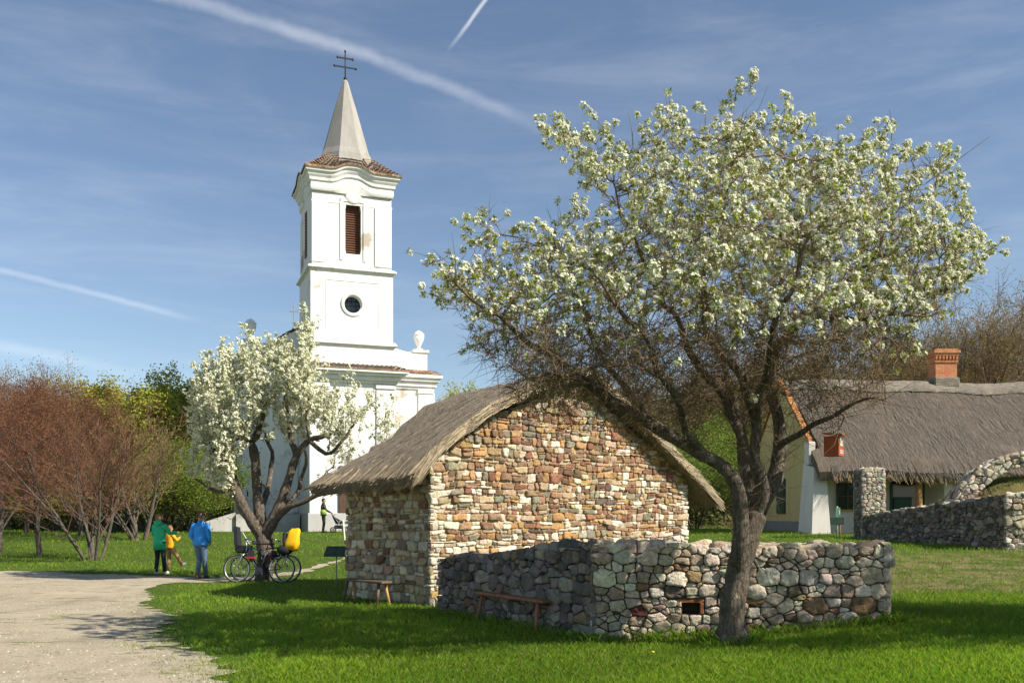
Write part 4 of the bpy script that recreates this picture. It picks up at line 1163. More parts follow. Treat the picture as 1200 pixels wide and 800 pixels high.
    link('twigs', mesh_np('twigs', np.concatenate(allv)-loc, quads=np.concatenate(allq), mats=[M_twig], smooth=False), t)
    # blossom clusters
    def proj(Q): return 600+Q[:, 0]/Q[:, 1]*F, HZ-(Q[:, 2]-EYE)/Q[:, 1]*F
    C = np.concatenate([te, P[thinidx]]); D = np.concatenate([td, rand_units(len(thinidx), rng)*.6+np.array([0, 0, .6])])
    px, py = proj(C)
    low = np.interp(px, [480, 560, 640, 700, 760, 850, 950, 1020, 1080, 1180], [405, 405, 392, 388, 378, 388, 390, 400, 400, 370])
    tt = (low-py)/90.
    dens = np.clip(.08+.95*s01(tt+.35), 0, 1)*np.clip(polydist(px, py, poly)*-.002+1.05, .35, 1)
    dens *= np.where((px > 540) & (px < 760) & (py > 300) & (py < 470), 1.15, 1)
    stray = (py > low+25); dens = np.where(stray, np.where((px < 720) & (py < 490), .10, .006), dens)
    clump = .5+.5*np.sin(C[:, 0]*4.2+1)*np.sin(C[:, 2]*4.7)*np.cos(C[:, 1]*3.9)
    pr = dens*(.35+1.0*clump)*.27
    k = rng.uniform(0, 1, len(C)) < pr
    C, D, px, py = C[k], D[k], px[k], py[k]
    wf = np.clip(1.0-.7*s01((py-300)/150)*s01((760-px)/120)-.25*(py > low[k]), .12, 1)
    wf *= np.where(rng.uniform(0, 1, len(C)) < .13, .2, 1)
    C = np.concatenate([C, np.array(spC)]); D = np.concatenate([D, rand_units(len(spC), rng)]); wf = np.concatenate([wf, np.full(len(spC), .9)])
    D /= np.linalg.norm(D, axis=1, keepdims=True)
    f, l = clusters(C, D, rng, 19, 9, .053, .021, .044, wf)
    link('blossom', mesh_np('blossom', f[0]-loc, tris=f[1], mats=[M_petal], col=f[2], smooth=False), t)
    link('leaves', mesh_np('leaves', l[0]-loc, tris=l[1], mats=[M_leaf], col=l[2], smooth=False), t)
    print('big tree nodes', len(P), 'clusters', len(C))
build_big_tree()

def build_left_pear():
    rng = np.random.default_rng(9); Y0 = 23.4
    limbs = [
     (None, [(309, 690, 0, .36), (309, 672, 0, .29), (311, 650, 0, .27), (309, 630, 0, .29)]),
     ((0, 3), [(296, 612, -.1, .19), (284, 592, -.2, .165), (276, 570, -.2, .15), (268, 545, -.2, .13), (252, 528, -.3, .08), (234, 520, -.3, .05)]),
     ((0, 3), [(304, 600, .1, .18), (301, 570, .1, .165), (299, 540, .1, .155), (294, 518, .1, .14), (276, 512, 0, .09), (255, 506, 0, .05)]),
     ((2, 3), [(303, 505, .1, .13), (306, 492, .2, .10), (311, 476, .3, .05)]),
     ((0, 3), [(322, 606, 0, .19), (332, 583, 0, .165), (340, 556, 0, .14), (347, 535, 0, .12), (362, 516, 0, .09), (384, 508, -.1, .06), (398, 498, -.1, .04)]),
     ((4, 3), [(341, 508, .4, .09), (336, 478, .6, .06), (332, 445, .7, .03)]),
     ((4, 4), [(380, 530, -.3, .065), (398, 520, -.5, .045), (412, 500, -.5, .03)]),
     ((0, 3), [(333, 598, -.3, .10), (346, 590, -.5, .085), (364, 584, -.6, .07), (385, 578, -.7, .055), (404, 575, -.7, .035)]),
     ((2, 0), [(312, 580, .6, .10), (318, 555, .9, .08), (318, 530, 1.0, .06), (312, 505, 1.1, .04)]),
     ((4, 0), [(340, 592, .6, .09), (352, 570, 1.0, .07), (356, 545, 1.2, .05), (360, 520, 1.3, .035)]),
     ((1, 2), [(262, 578, .3, .06), (245, 572, .5, .045), (228, 560, .5, .03)]),
    ]
    P0, par0, spec = limb_nodes(limbs, .16, Y0)
    poly = [(207, 572), (238, 590), (262, 583), (282, 545), (310, 500), (340, 490), (370, 500), (400, 540), (425, 560), (435, 520), (470, 500), (472, 460), (452, 436), (420, 440), (402, 418), (392, 432), (378, 400), (372, 372), (360, 356), (348, 362), (340, 380), (322, 372),
            (308, 392), (295, 370), (284, 372), (278, 392), (262, 384), (250, 408), (232, 402), (224, 430), (212, 445), (208, 480), (215, 520), (205, 548)]
    n0 = len(P0); P = [p for p in P0]; par = list(par0); spec = list(spec*np.where(spec > .1, .74, .8)); X0 = W(308, 560, Y0)
    def pxy(p): return 600+p[0]/p[1]*F, HZ-(p[2]-EYE)/p[1]*F
    cand = [i for i in range(n0) if P0[i][2]-EYE > (HZ-585)/F*Y0 and i > 8]
    shoots = []
    tg = attractors(poly, 900, Y0, 2.2, 90, rng, p=.5); tx, ty = 600+tg[:, 0]/tg[:, 1]*F, HZ-(tg[:, 2]-EYE)/tg[:, 1]*F
    tg = tg[(rng.uniform(0, 1, len(tg)) < np.where(tx > 405, .5, 1)) & (ty < 570)]
    tg = tg[np.argsort(-rng.uniform(0, 1, len(tg))*1.0)][:480]
    for T in tg:
        # straight upright water shoots fanning from the pollarded limbs
        B = np.array([P[c] for c in cand]); dv = T-B; hz = np.hypot(dv[:, 0], dv[:, 1]); cost = hz*1.9+np.abs(dv[:, 2])+np.where(dv[:, 2] < hz*.55+.15, 50, 0)
        ci = int(np.argmin(cost+rng.uniform(0, .5, len(B)))); 
        if cost[ci] > 40: continue
        i = cand[ci]; b = P[i]; ln = np.linalg.norm(T-b); n_ = max(3, int(ln/.11)); prev = i
        ph = rng.uniform(0, 6, 2)
        for k in range(1, n_+1):
            t = k/n_; hx = t**.8 if True else t
            cur = np.array([b[0]+(T[0]-b[0])*hx, b[1]+(T[1]-b[1])*hx, b[2]+(T[2]-b[2])*(t**1.15)])+np.array([math.sin(t*7+ph[0]), math.sin(t*6+ph[1]), 0])*.025+rng.normal(0, .008, 3)
            P.append(cur); par.append(prev); prev = len(P)-1; shoots.append(prev)
            if k % 5 == 4 and k < n_-3: cand.append(prev)
    P = np.array(P); par = np.array(par)
    r = pipe(par, len(P), .005, 2.6, np.array(spec)); 
    r[n0:] = np.minimum(r[n0:], .028)
    fat, thin = skel_mesh(P, par, r, .028, 16, rng, .10)
    base = P0[0]; loc = np.array([base[0], base[1], float(gz(base[0], base[1]))])
    t = thing('gnarled_pear_tree', 'gnarled pollarded pear tree in white blossom with two bicycles leaning on its trunk', 'tree', tuple(loc))
    link('trunk', mesh_np('trunk', fat[0]-loc, quads=fat[1], mats=[M_bark], smooth=True), t)
    thinidx = np.array(shoots)
    sel = rng.choice(thinidx, 5000); Vt, Qt, te, td = twiglets(P, par, sel, (.04, .16), .004, rng, .5)
    link('twigs', mesh_np('twigs', np.concatenate([thin[0], Vt])-loc, quads=np.concatenate([thin[1], Qt+len(thin[0])]), mats=[M_twig], smooth=False), t)
    C = np.concatenate([te, P[thinidx]+rng.normal(0, .03, (len(thinidx), 3))]); px = 600+C[:, 0]/C[:, 1]*F; py = HZ-(C[:, 2]-EYE)/C[:, 1]*F
    dens = np.interp(py, [350, 480, 520, 560], [.88, .82, .55, .12])*np.interp(px, [200, 360, 430], [1, .95, .5])
    dens = np.maximum(dens, np.where(px < 275, np.interp(py, [480, 590, 600], [.9, .7, 0]), 0)); dens = np.maximum(dens, np.where(px > 380, np.interp(py, [480, 560], [.5, .25]), 0))
    k = rng.uniform(0, 1, len(C)) < dens
    C = C[k]; D = rand_units(len(C), rng)+np.array([.2, -.2, .3]); D /= np.linalg.norm(D, axis=1, keepdims=True)
    wf = np.clip(1.0-.3*s01((420-py[k])/70), .3, 1)*np.where(px[k] > 380, .75, 1)
    f, l = clusters(C, D, rng, 11, 4, .060, .029, .052, wf)
    link('blossom', mesh_np('blossom', f[0]-loc, tris=f[1], mats=[M_petal], col=f[2], smooth=False), t)
    link('leaves', mesh_np('leaves', l[0]-loc, tris=l[1], mats=[M_leaf], col=l[2], smooth=False), t)
    print('left pear', len(P), len(C))
build_left_pear()

# ---- bare and budding woodland trees: a few prototypes, copied
def proto_tree(seed, H, spread, stems, levels, upw, tipr, lean=.1, first=.25, crooked=.16, nchild=(9, 7, 6, 4)):
    rng = np.random.default_rng(seed); fat = []; thin = []; tips = []
    def br(p, d, ln, r0, lv):
        k = 6 if lv == 0 else 5 if lv < 3 else 3
        pts = [p]; q = p.copy(); dd = d.copy()
        for i in range(k):
            dd = dd+rng.normal(0, crooked*(1 if lv else .5), 3)+np.array([0, 0, upw*(.4 if lv else .1)]); dd /= np.linalg.norm(dd); q = q+dd*ln/k; pts.append(q.copy())
        pts = np.array(pts); rr = r0*np.linspace(1, .32 if lv else .4, k+1)
        (fat if r0 > tipr*3.2 else thin).append(tube_np(pts, rr, 7 if lv == 0 else 5 if r0 > tipr*3.2 else 3))
        if lv >= levels: tips.append(pts[-1]); tips.append(pts[-2]); return
        nc = nchild[lv]
        for c in range(nc):
            t = first+(1-first)*(c+rng.uniform(0, 1))/nc if lv == 0 else .2+.8*(c+rng.uniform(0, 1))/nc
            t = min(t, .99); i = int(t*k); f = t*k-i; b = pts[i]*(1-f)+pts[i+1]*f
            ax = pts[i+1]-pts[i]; ax /= np.linalg.norm(ax)
            o = np.cross(ax, rng.normal(0, 1, 3)); o /= np.linalg.norm(o)
            an = rng.uniform(.5, 1.0)*spread; nd = ax*math.cos(an)+o*math.sin(an)
            l2 = ln*rng.uniform(.42, .68)*(1.15-.5*t if lv == 0 else 1)
            br(b, nd, l2, max(tipr, r0*(1-.6*t)*rng.uniform(.42, .6)), lv+1)
    for s in range(stems):
        a = rng.uniform(0, 6.28); d = np.array([math.cos(a)*lean, math.sin(a)*lean, 1.]); d /= np.linalg.norm(d)
        br(np.array([math.cos(a), math.sin(a), 0])*(.12*(stems > 1))+np.array([0, 0, -.2]), d, H*rng.uniform(.62, .8) if stems > 1 else H*.74, H*(.016 if stems == 1 else .009), 0)
    def cat(l):
        o = 0; V = []; Q = []
        for v, q in l: V.append(v); Q.append(q+o); o += len(v)
        return (np.concatenate(V), np.concatenate(Q)) if V else (np.zeros((0, 3)), np.zeros((0, 4), int))
    return cat(fat), cat(thin), np.array(tips)
def leafcloud(tips, n, size, cols, rng, spread=.25):
    C = tips[rng.integers(0, len(tips), n)]+rng.normal(0, spread, (n, 3)); D = rand_units(n, rng)
    V, T = leaves(C, D, size*rng.uniform(.6, 1.4, n), size*.38*rng.uniform(.7, 1.3, n), rng)
    g = rng.uniform(0, 1, (n, 1)); c = np.array(cols[0])*(1-g)+np.array(cols[1])*g
    return V, T, np.repeat(c, 4, 0)
def tree_from(name, pr, mb_, mt_, leaf=None, label=None, group=None, loc=(0, 0, 0), cat='tree'):
    t = thing(name, label, cat, loc, 0, group)
    fat, thin, tips = pr
    link('trunk', mesh_np('trunk', fat[0], quads=fat[1], mats=[mb_], smooth=True), t)
    link('crown', mesh_np('crown', thin[0], quads=thin[1], mats=[mt_], smooth=False), t)
    if leaf is not None: link('leaves', mesh_np('leaves', leaf[0], tris=leaf[1], mats=[M_leaf], col=leaf[2], smooth=False), t)
    return t
def place(t, px, Y, sc, rz, label, sx=1.0, dz=-.05):
    x = (px-600)/F*Y; t.location = (x, Y, float(gz(x, Y))+dz); t.scale = (sc*sx, sc*sx, sc); t.rotation_euler = (0, 0, rz)
    t['label'] = label
def build_woods():
    rng = np.random.default_rng(31)
    # left: reddish bare fruit trees and bushes
    red = [proto_tree(50+i, 6.5, .95, 1, 4, .16, .0065, .15, .16, .15, (9, 6, 5, 4)) for i in range(2)]
    bush = proto_tree(61, 5.6, .75, 7, 3, .22, .0065, .38, .12, .13, (7, 6, 5, 4))
    tall = [proto_tree(70+i, 12, .72, 1, 4, .18, .012, .08, .3, .14, (10, 6, 5, 4)) for i in range(3)]
    P = {}
    P['r0'] = tree_from('bare_fruit_tree', red[0], M_barkgrey, M_twigred, leafcloud(red[0][2], 9000, .055, ((.16, .065, .035), (.26, .13, .06)), rng, .16)); P['r1'] = tree_from('bare_fruit_tree', red[1], M_barkgrey, M_twigred, leafcloud(red[1][2], 9000, .055, ((.15, .07, .035), (.26, .15, .06)), rng, .16))
    P['b'] = tree_from('bare_shrub', bush, M_barkgrey, M_twigtan)
    P['rb'] = tree_from('bare_shrub', bush, M_barkgrey, M_twigred)
    for i in range(3): P['t%d' % i] = tree_from('bare_woodland_tree', tall[i], M_barkgrey, M_twiggrey, leafcloud(tall[i][2], 5000, .09, ((.20, .13, .05), (.30, .26, .08)), rng, .25))
    g1 = leafcloud(tall[0][2], 30000, .22, ((.30, .34, .04), (.48, .46, .08)), rng, .3)
    P['g'] = tree_from('budding_green_tree', tall[0], M_barkgrey, M_twigtan, g1)
    g2 = leafcloud(bush[2], 16000, .10, ((.10, .17, .02), (.24, .32, .04)), rng, .28)
    P['gb'] = tree_from('leafy_shrub', bush, M_barkgrey, M_twigtan, g2)
    g3 = leafcloud(tall[1][2], 24000, .20, ((.36, .35, .04), (.52, .46, .08)), rng, .3)
    P['y'] = tree_from('budding_yellow_tree', tall[1], M_barkgrey, M_twigtan, g3)
    used = set(); names = []
    def put(k, px, Y, sc, label, group=None, sx=1.0, cat='tree'):
        t = P[k] if k not in used else copy_tree(P[k]); used.add(k)
        place(t, px, Y, sc, rng.uniform(0, 6.28), label, sx); t['category'] = cat
        if group: t['group'] = group
        elif 'group' in t: del t['group']
        return t
    gl = 'bare fruit trees on the left lawn'
    put('r0', 48, 32.5, .98, 'reddish bare tree with a dark forked trunk, left of the multi-stemmed bush', gl)
    put('r1', 0, 34, 1.0, 'reddish bare tree at the left edge of the lawn', gl)
    put('rb', 110, 30.8, .98, 'reddish brown bare bush with many leaning stems at the edge of the gravel', None, 1.15, 'bush')
    put('r1', 42, 43, 1.15, 'bare tree with a straight pale grey trunk behind the dark forked one', gl)
    put('r0', -55, 38, 1.1, 'red twigged bare tree just beyond the left edge', gl)
    put('b', 165, 41, 1.12, 'spreading tan bare bush behind the person in green', None, 1.2, 'bush')
    put('r0', 95, 44, 1.12, 'tall red twigged tree behind the multi-stemmed bush', gl)
    ga = 'red twigged thicket trees at the back of the lawn'
    for px, Y, s_ in ((10, 52, 1.3), (70, 54, 1.15), (-30, 56, 1.45), (30, 46, 1.2)): put('r%d' % (px % 20 > 9), px, Y, s_, 'reddish brown bare tree in the thicket at the back of the left lawn', ga)
    gb = 'green budding trees behind the lawn'
    for px, Y, s_, k in ((150, 62, .72, 'y'), (178, 58, .68, 'g'), (205, 56, .64, 'g'), (232, 60, .62, 'g'), (120, 66, .64, 'y'), (160, 70, .70, 'g'), (85, 70, .66, 'y'), (30, 74, .7, 'y'), (210, 68, .64, 'y')):
        put(k, px, Y, s_, 'light green budding tree between the red bushes and the church' if k == 'g' else 'yellow green budding tree behind the red bushes', gb if k == 'g' else 'yellow budding trees behind the left thicket', 1.15)
    gc = 'leafy green shrubs along the back of the lawn'
    for px, Y, s_ in ((228, 50, .85), (200, 49, .7), (172, 50, .66), (140, 51, .62), (100, 53, .62), (60, 53, .6), (20, 54, .62), (-20, 54, .6), (245, 55, 1.0), (215, 54, .95)):
        put('gb', px, Y, s_, 'dark green leafy shrub at the back of the left lawn', gc, 1.4, 'bush')
    put('t1', 52, 58, .80, 'tall thin dark bare tree rising above the red bushes at left')
    # between the church and the hut
    for px, Y, s_, k in ((532, 74, .74, 'g'), (560, 82, .84, 'y'), (515, 84, .74, 't0'), (590, 80, .8, 'y'), (548, 66, .66, 'b')):
        put(k, px, Y, s_*(1.5 if k == 'b' else 1), {'g': 'green budding tree over the left slope of the hut roof', 'y': 'yellow budding tree behind the hut roof', 't0': 'bare tree between the church and the hut roof', 'b': 'brown bare bush above the hut roof'}[k], 'yellow trees over the hut roof' if k == 'y' else None, 1.2)
    # the gap between hut and tree trunk, and the wood behind the cottage
    gd = 'leafy shrubs between the hut and the cottage'
    for px, Y, s_ in ((815, 46, .72), (845, 50, .8), (780, 52, .9), (870, 54, .95), (830, 58, 1.1), (740, 56, .9), (890, 60, 1.1)):
        put('gb', px, Y, s_, 'green leafy shrub between the hut and the thatched cottage', gd, 1.4, 'bush')
    ge = 'bare trees close behind the thatched cottage'
    for i, (px, Y, s_) in enumerate(((1140, 50, .92), (1080, 52, .82), (1190, 54, .95), (1015, 56, .85), (960, 58, .85), (1240, 56, 1.), (905, 62, .85), (860, 60, .8), (1110, 60, .95), (1050, 64, .95), (1165, 64, 1.02), (1215, 68, 1.1), (820, 66, .8), (780, 64, .72), (740, 68, .75))):
        put('t%d' % (i % 3), px, Y, s_, 'grey brown bare tree on the wooded slope behind the thatched cottage and hut', ge, 1.15)
    # the far wood, one mass
    Vs, Qs, o = [], [], 0; Vl, Tl, Cl, ol = [], [], [], 0
    for i in range(120):
        px = rng.uniform(480, 1320) if i % 4 else rng.uniform(-120, 620); Y = rng.uniform(66, 115); s_ = rng.uniform(.6, 1.0)*(1.0 if px > 700 else .72 if px > 600 else .62)
        x = (px-600)/F*Y; z = float(gz(x, Y)); a = rng.uniform(0, 6.28); pr = tall[i % 3]
        c, s2 = math.cos(a)*s_*1.2, math.sin(a)*s_*1.2
        for V, Q in (pr[0], pr[1]):
            U = np.stack([V[:, 0]*c-V[:, 1]*s2+x, V[:, 0]*s2+V[:, 1]*c+Y, V[:, 2]*s_+z], -1); Vs.append(U); Qs.append(Q+o); o += len(U)
        if i % 3 == 0:
            V, T, C = leafcloud(pr[2]*s_+np.array([x, Y, z]), 3500, .22, ((.20, .17, .05), (.32, .26, .08)), rng, .5); Vl.append(V); Tl.append(T+ol); Cl.append(C); ol += len(V)
    w = thing('far_wood', 'hazy mass of bare brown trees covering the slope far behind the buildings', 'wood', (0, 90, 0), kind='stuff')
    off = np.array([0, 90, 0])
    for nm, me in (('bare_trees', mesh_np('bare_trees', np.concatenate(Vs)-off, quads=np.concatenate(Qs), mats=[M_twiggrey], smooth=False)), ('budding_leaves', mesh_np('budding_leaves', np.concatenate(Vl)-off, tris=np.concatenate(Tl), mats=[M_leaf], col=np.concatenate(Cl), smooth=False))):
        link(nm, me, w)
    # undergrowth: leaf scatter and rough dry grass on the wood floor
    n = 90000; px = rng.uniform(-60, 1260, n); Y = rng.uniform(46, 105, n); x = (px-600)/F*Y
    ok = ~((x > -27) & (x < -1) & (Y < 84)) & ((x < -3) & (Y > 51) | (x > -2)); x, Y = x[ok], Y[ok]; n = len(x)
    h = rng.uniform(0, 1, n)**2*(1.5+1.1*np.sin(x*.7)*np.sin(Y*.5))+.1; C = np.stack([x, Y, gz(x, Y)+h], -1)
    V, T = leaves(C, rand_units(n, rng), .22*rng.uniform(.5, 1.5, n), .07*rng.uniform(.5, 1.5, n), rng)
    g = rng.uniform(0, 1, (n, 1)); c = np.where(rng.uniform(0, 1, (n, 1)) < .5, np.array([.23, .19, .08])*(.5+g), np.array([.07, .13, .025])*(.5+g))
    o = link('undergrowth', mesh_np('undergrowth', V, tris=T, mats=[M_leaf], col=np.repeat(c, 4, 0), smooth=False)); setp(o, kind='stuff', label='low scrub and dry grass on the floor of the wood')
    # tree outside the frame that shades the lower right lawn
    t = put('r1', 1600, 9.6, 1.05, 'tree out of view right of the lawn, leafed to shade it')
    t.location = (12.2, 8.8, float(gz(12.2, 8.8)))
    lc = leafcloud(red[1][2], 16000, .13, ((.05, .10, .015), (.12, .2, .03)), rng, .18); link('shade_leaves', mesh_np('shade_leaves', lc[0], tris=lc[1], mats=[M_leaf], col=lc[2], smooth=False), t)
build_woods()
# ------------------------------------------------------------------ church
def plate_hole(mb, x0, x1, z0, z1, c, hole, y, depth, m=0, n=56):
    """wall plate facing -y with a hole; hole(theta)->distance"""
    cx, cz = c; an = [2*math.pi*k/n for k in range(n)]
    for X, Z in ((x0, z0), (x1, z0), (x1, z1), (x0, z1)): an.append(math.atan2(Z-cz, X-cx) % (2*math.pi))
    an = sorted(set(round(a, 6) for a in an)); V = []
    for a in an:
        ca, sa = math.cos(a), math.sin(a); t = 1e9
        if ca > 1e-9: t = min(t, (x1-cx)/ca)
        if ca < -1e-9: t = min(t, (x0-cx)/ca)
        if sa > 1e-9: t = min(t, (z1-cz)/sa)
        if sa < -1e-9: t = min(t, (z0-cz)/sa)
        h = hole(a); V += [(cx+ca*t, y, cz+sa*t), (cx+ca*h, y, cz+sa*h), (cx+ca*h, y+depth, cz+sa*h)]
    k = len(an); Fc = []
    for i in range(k):
        j = (i+1) % k; Fc += [(i*3, i*3+1, j*3+1, j*3), (i*3+1, i*3+2, j*3+2, j*3+1)]
    mb.add(V, Fc, m)
def arch_hole(hw, zb, zt, rise):
    def f(a):
        ca, sa = math.cos(a), math.sin(a); t = 1e9
        if abs(ca) > 1e-9: t = min(t, hw/abs(ca))
        if sa < -1e-9: t = min(t, zb/-sa)
        if sa > 1e-9:
            lo, hi = 0, 9.
            for _ in range(40):
                m = (lo+hi)/2; x = m*ca; z = m*sa
                top = zt-rise*(min(abs(x)/hw, 1))**2
                if z < top: lo = m
                else: hi = m
            t = min(t, lo)
        return t
    return f
def ring_boxes(mb, x0, x1, y0, y1, steps):
    for z0, z1, p in steps: mb.box((x0-p, y0-p, z0), (x1+p, y1+p, z1), bev=.02)
def build_church():
    rng = np.random.default_rng(2)
    ch = thing('village_church', 'white baroque village church with a grey pointed spire topped by a double cross', 'church', (-8.62, 50.75, .83), R(20.5))
    hw, dp = 2.155, 4.31
    # ---- tower body
    mb = MB()
    mb.box((-2.3, 0, -1.2), (2.3, dp+.3, 8.0))                      # base stage
    ring_boxes(mb, -2.3, 2.3, 0, dp, [(8.0, 8.14, .16), (8.14, 8.38, .30), (8.38, 8.52, .50), (8.52, 8.70, .68)])
    for x0, x1 in ((-2.3, -1.3), (1.3, 2.3)): mb.box((x0, -.07, .95), (x1, 0.02, 7.8)); mb.box((x0-.05, -.14, 7.72), (x1+.05, .02, 7.98), bev=.02)
    mb.box((-2.28, .02, 8.70), (2.28, dp-.02, 9.96))
    ring_boxes(mb, -2.28, 2.28, .02, dp-.02, [(9.96, 10.05, .05), (10.05, 10.20, .16), (10.20, 10.28, .09)])
    # oculus stage
    w2 = 2.24; plate_hole(mb, -w2, w2, 10.28, 13.98, (.02, 12.23), lambda a: .46, .04, .35)
    mb.box((-w2, .39, 10.28), (w2, dp-.04, 13.98)); 
    mb.hexa([(-w2, .04, 10.28), (-w2+.001, .39, 10.28), (-w2-.02, .39, 10.28)], [(-w2, .04, 13.98), (-w2+.001, .39, 13.98), (-w2-.02, .39, 13.98)])
    for xs in (-w2, w2): mb.add([(xs, .04, 10.28), (xs, .39, 10.28), (xs, .39, 13.98), (xs, .04, 13.98)], [(0, 1, 2, 3)])
    prof = [(.47, .0), (.50, -.06), (.60, -.07), (.66, -.03), (.67, .05)]
    V = []; n = 40
    for r_, y in prof:
        for i in range(n): a = 2*math.pi*i/n; V.append((.02+r_*math.cos(a), .04+y, 12.23+r_*math.sin(a)))
    mb.add(V, [(j*n+i, j*n+(i+1) % n, (j+1)*n+(i+1) % n, (j+1)*n+i) for j in range(len(prof)-1) for i in range(n)], 0, True)
    for b in (((-1.42, -.0, 10.9), (-1.38, .05, 13.5)), ((1.42, -.0, 10.9), (1.46, .05, 13.5)), ((-1.38, -.0, 13.46), (1.42, .05, 13.5))): mb.box((b[0][0], .015, b[0][2]), (b[1][0], .05, b[1][2]))
    ring_boxes(mb, -w2, w2, .04, dp-.04, [(13.98, 14.05, .06), (14.05, 14.17, .17), (14.17, 14.23, .08)])
    # belfry stage
    zt = 18.15
    plate_hole(mb, -hw, hw, 14.23, zt, (.05, 16.1), arch_hole(.43, 1.13, 1.72, .16), .08, .5)
    mb.box((-hw, .58, 14.23), (hw, dp-.08, zt))
    for xs in (-hw, hw): mb.add([(xs, .08, 14.23), (xs, .58, 14.23), (xs, .58, zt), (xs, .08, zt)], [(0, 1, 2, 3)])
    for x0, x1 in ((-hw, -1.5), (1.25, hw)): mb.box((x0-.02, .02, 14.4), (x1, .09, 17.6))
    mb.box((-hw-.04, .06, 17.6), (hw+.04, .15, 17.72), bev=.01)
    for x0, x1 in ((-.66, -.50), (.60, .76)): mb.box((x0, .03, 14.6), (x1, .09, 17.75))
    mb.box((-.66, .025, 17.75), (.76, .09, 17.95), bev=.02)
    ys = dp/2
    for x0, y0, y1 in ((-hw-.05, .10, .8), (-hw-.05, dp-.8, dp-.1)): mb.box((x0, y0, 14.4), (-hw+.01, y1, 17.6))
    # medallion
    V = []; 
    for r_, y in ((0, -.06), (.38, -.06), (.45, -.02), (.46, .1)):
        for i in range(24): a = 2*math.pi*i/24; V.append((.05+r_*math.cos(a), .06+y, 18.02+r_*.8*math.sin(a)))
    mb.add(V, [(j*24+i, j*24+(i+1) % 24, (j+1)*24+(i+1) % 24, (j+1)*24+i) for j in range(3) for i in range(24)], 0, True)
    mb.build('tower', M_white, ch)
    # curved top cornice: profile swept round the four sides, rising in a hump at mid side
    def hump(u, k=1.): return .34*k*math.exp(-(abs(u)/.78)**3.2)
    mb = MB(); cx, cy = 0, dp/2; h0 = hw
    prof = [(0.0, 18.15, 0), (.06, 18.2, .8), (.10, 18.32, 1), (.08, 18.62, 1), (.16, 18.68, 1), (.18, 18.82, 1), (.26, 18.94, 1), (.29, 19.06, 1), (.39, 19.12, 1), (.41, 19.27, 1), (.2, 19.29, 1)]
    us = [-1]+list(np.linspace(-.62, .62, 25))+[1]
    for k in range(4):
        a = k*math.pi/2; c_, s_ = math.cos(a), math.sin(a); rows_ = []
        for u in us:
            row = []
            for p, z, hk in prof:
                x = u*(h0+p); y = -(h0+p); row.append((cx+x*c_-y*s_, cy+x*s_+y*c_, z+hump(x, hk)))
            rows_.append(row)
        mb.grid(rows_, smooth=False)
    mb.box((-hw, .1, 18.15), (hw, dp-.1, 19.28)); mb.build('crown_cornice', M_white, ch)
    # tiled skirt
    mb = MB(); R0 = h0+.47; zt0 = 19.28; nr = 9
    for k in range(4):
        a = k*math.pi/2; c_, s_ = math.cos(a), math.sin(a)
        for j in range(nr):
            rows_ = []
            for jj, lift in ((j, .07), (j+1, .0)):
                t = jj/nr; row = []
                for u in np.linspace(-1, 1, 41):
                    e = R0*(1-t)+1.25*t; x = u*e; z = zt0+.02+1.22*(t**1.15)+hump(u*R0)*(1-t)**1.5+lift+(.035*math.sin(u*61)+rng.normal(0, .012))*(1-t*.5)
                    y = -e; row.append((cx+x*c_-y*s_, cy+x*s_+y*c_, z))
                rows_.append(row)
            mb.grid(rows_, smooth=False)
        rows_ = [[(cx+u*(R0)*c_+R0*s_, cy+u*R0*s_-R0*c_, zt0+.02+hump(u*R0)+dz) for u in np.linspace(-1, 1, 41)] for dz in (.07, -.05)]
        mb.grid(rows_, smooth=False)
    mb.build('tiled_skirt', M_tile, ch)
    mb = MB(); mb.lathe([(1.66, 20.1), (1.50, 20.75), (1.33, 21.1), (.70, 23.35), (.16, 25.15), (.06, 25.3)], 8, 0, (cx, cy, 0), False, ph=R(22.5))
    sp = mb.build('spire', M_spire, ch)
    mb = MB(); mb.tube([(cx, cy, 25.2), (cx, cy, 26.85)], .035, 6); mb.ell((cx, cy, 25.35), (.1, .1, .12))
    for z, w in ((26.0, .6), (26.5, .42)):
        mb.box((cx-w, cy-.025, z-.035), (cx+w, cy+.025, z+.035))
        for s_ in (-1, 1): mb.ell((cx+s_*w, cy, z), (.075, .04, .075), 8, 6)
    mb.ell((cx, cy, 26.88), (.06, .05, .09), 8, 6); mb.build('double_cross', M_iron, ch)
    # louvre
    mb = MB()
    for i in range(21): 
        z = 15.0+i*.128; mb.hexa([(-.38, .34, z), (.48, .34, z), (.48, .44, z+.07), (-.38, .44, z+.07)], [(-.38, .33, z+.025), (.48, .33, z+.025), (.48, .43, z+.095), (-.38, .43, z+.095)])
    mb.box((-.43, .50, 14.9), (.53, .56, 17.9)); 
    lv = mb.build('louvre_window', simple('weathered_shutter', (.20, .095, .06), .8, .3, 12, .2), ch)
    mb = MB(); mb.box((-.43, .30, 14.93), (-.37, .47, 17.7)); mb.box((.47, .30, 14.93), (.53, .47, 17.7)); mb.build('frame', simple('weathered_shutter', (.20, .095, .06)), lv)
    mb = MB()
    for i in range(16): mb.box((-hw-.05, ys-.3, 15.1+i*.16), (-hw-.01, ys+.3, 15.2+i*.16))
    mb.build('louvre_window', MATS['weathered_shutter'], ch)
    # oculus glazing
    mb = MB(); mb.lathe([(.455, .30), (0.0, .301)], 32, 0, (.02, .04, 12.23), False, 'y'); ow = mb.build('round_window', M_glass, ch)
    mb = MB()
    for d in (-.23, 0, .23): h = math.sqrt(.45**2-d*d); mb.box((.02+d-.012, .30, 12.23-h), (.02+d+.012, .33, 12.23+h)); mb.box((.02-h, .27, 12.23+d-.012), (.02+h, .298, 12.23+d+.012))
    mb.build('glazing_bars', M_iron, ow)
    # tile weathering over the lower tower cornice
    mb = MB(); pr = .72
